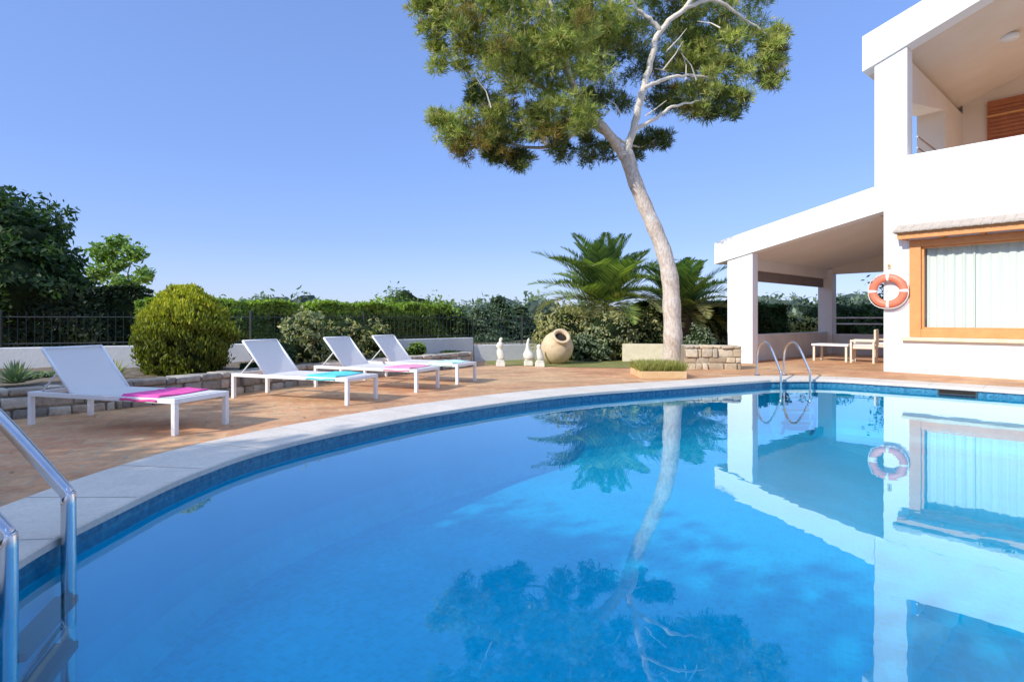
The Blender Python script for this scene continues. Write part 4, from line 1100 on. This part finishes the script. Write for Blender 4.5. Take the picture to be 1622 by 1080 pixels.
# plants in the bed near lounger 1 : agaves and small herbs
def rosette(loc, n, L, w, cols, label, name='agave_plant'):
    e = empty(name, loc, label, 'plant'); Lf = Leaves(); P = []; A = []; B = []
    for k_ in range(n):
        az = k_*2.4; el = R(80-70*k_/n); d = Vector((math.cos(az)*math.cos(el), math.sin(az)*math.cos(el), math.sin(el)))
        s = d.cross(Vector((0, 0, 1))).normalized()
        P.append(d*L*.5); A.append(d*L*.5); B.append(s*w)
    Lf.add(np.array(P), np.array(A), np.array(B), palette(n, cols)); Lf.build('leaves', M['leaf'], e); return e
rosette((-5.9, 6.9, .38), 60, .30, .022, Ggr, 'spiky grey green agave in the bed left of the first lounger')
rosette((-5.2, 7.6, .38), 46, .26, .02, Gol, 'small spiky plant behind the backrest of the first lounger')
rosette((-6.9, 7.2, .38), 60, .34, .02, Gol, 'bushy spiky plant by the far left white wall')
for i, (px, Y, top, wd, cols, lab) in enumerate([(60, 8.0, 590, 90, Ggr, 'low grey green cushion plant in the bed at far left'), (20, 7.4, 612, 60, Gol, 'small olive cushion plant at the far left of the bed'),
        (130, 8.2, 588, 60, Gd, 'dark cushion plant against the white wall behind the first lounger'), (590, 11.6, 556, 50, Gol, 'olive cushion plant behind the third lounger'),
        (395, 9.0, 575, 36, Gd, 'dark cushion plant right of the clipped conifer'), (715, 13.3, 556, 40, Gd, 'dark cushion plant near the end of the raised bed')]):
    shrub_px(px, top, 0, wd, Y, cols, lab, 1500, .03, z0=.36, name='cushion_plant')

# distant woodland on the horizon (mass)
Lf = Leaves(); bmc = bmesh.new()
for k_ in range(90):
    a = R(-62+124*k_/89+random.uniform(-.6, .6)); D = random.uniform(55, 75); x, y = D*math.sin(a), D*math.cos(a)
    r = random.uniform(2.2, 3.6); h = random.uniform(1.2, 2.4)
    leaf_blob(Lf, (x, y, h*.6), (r, r, h), 500, .30, [(.16, .21, .14), (.22, .27, .18), (.12, .17, .12)], shell=.7, lump=.2)
    core_blob(bmc, (x, y, h*.6), (r*.85, r*.85, h*.85), 2)
fo = Lf.build('distant_woodland', M['leaf']); tag(fo, 'hazy distant band of woodland on the horizon behind the garden', 'woodland', kind='stuff')
me_ = bpy.data.meshes.new('tmp'); bmc.to_mesh(me_); bmc.free()
bm = bmesh.new(); bm.from_mesh(fo.data)
cl = bm.loops.layers.float_color.get('Col'); b4 = len(bm.faces); bm.from_mesh(me_); bm.faces.ensure_lookup_table()
for f in bm.faces[b4:]:
    for lp in f.loops: lp[cl] = (.08, .11, .08, 1)
bm.to_mesh(fo.data); bm.free(); bpy.data.meshes.remove(me_)
# conifers in the gap behind the statues
def cypress(px, top, Y, wd, label):
    x = (px-811)/F*Y; h = hz(Y, top); rnd = random.Random(px)
    bl = []
    for k_ in range(7):
        z = h*(.12+.13*k_); r = wd*(1-.11*k_)
        bl.append((rnd.uniform(-.1, .1), 0, z, r, r, h*.12))
    bl.append((0, 0, h*.93, wd*.16, wd*.16, h*.10))
    tree((x, Y, 0), bl, 7000, .08, [(.10, .15, .09), (.14, .19, .11), (.07, .11, .07)], .12, label)
cypress(790, 470, 30, 1.5, 'pointed grey green conifer beyond the fence behind the statues')
cypress(762, 488, 28, 1.3, 'shorter conifer left of the pointed one beyond the fence')
cypress(822, 484, 32, 1.6, 'broad conifer just left of the large palm beyond the fence')

# fallen needles and dry leaves on the terrace
Lf = Leaves(); n_ = 1500; X = RNG.uniform(-7, 7, n_); Y = RNG.uniform(2.2, 13.5, n_)
ip = [(p.x, p.y) for p in cop_out]
def inside(x, y, P):
    c_ = False; j = len(P)-1
    for i in range(len(P)):
        if (P[i][1] > y) != (P[j][1] > y) and x < (P[j][0]-P[i][0])*(y-P[i][1])/(P[j][1]-P[i][1])+P[i][0]: c_ = not c_
        j = i
    return c_
bed = [(p[0], p[1]) for p in BL]+[(p[0], p[1]) for p in reversed(WL)]
keep = []
for i in range(n_):
    l_ = HM.inverted() @ Vector((X[i], Y[i], 0))
    if inside(X[i], Y[i], ip) or inside(X[i], Y[i], bed): continue
    if l_.y > -.1: continue
    dens = .35+.65*math.exp(-((X[i]-2.5)**2+(Y[i]-11.5)**2)/9)+.5*math.exp(-((X[i]+4)**2+(Y[i]-7.5)**2)/6)
    if random.random() < dens: keep.append(i)
k_ = np.array(keep); m = len(k_); ang = RNG.random(m)*6.28; big = RNG.random((m, 1)) < .35
A = np.stack([np.cos(ang), np.sin(ang), RNG.uniform(-.1, .25, m)], 1)*np.where(big, .022, .045); B = np.stack([-np.sin(ang), np.cos(ang), RNG.uniform(-.2, .2, m)], 1)*np.where(big, .012, .002)
Lf.add(np.stack([X[k_], Y[k_], np.full(m, DZ+.009)], 1), A, B, palette(m, [(.24, .15, .06), (.34, .22, .09), (.18, .13, .05), (.30, .28, .08)]))
tag(Lf.build('leaf_litter', M['leaf']), 'scattered dry leaves and pine needles on the terrace paving', 'leaf litter', kind='stuff')
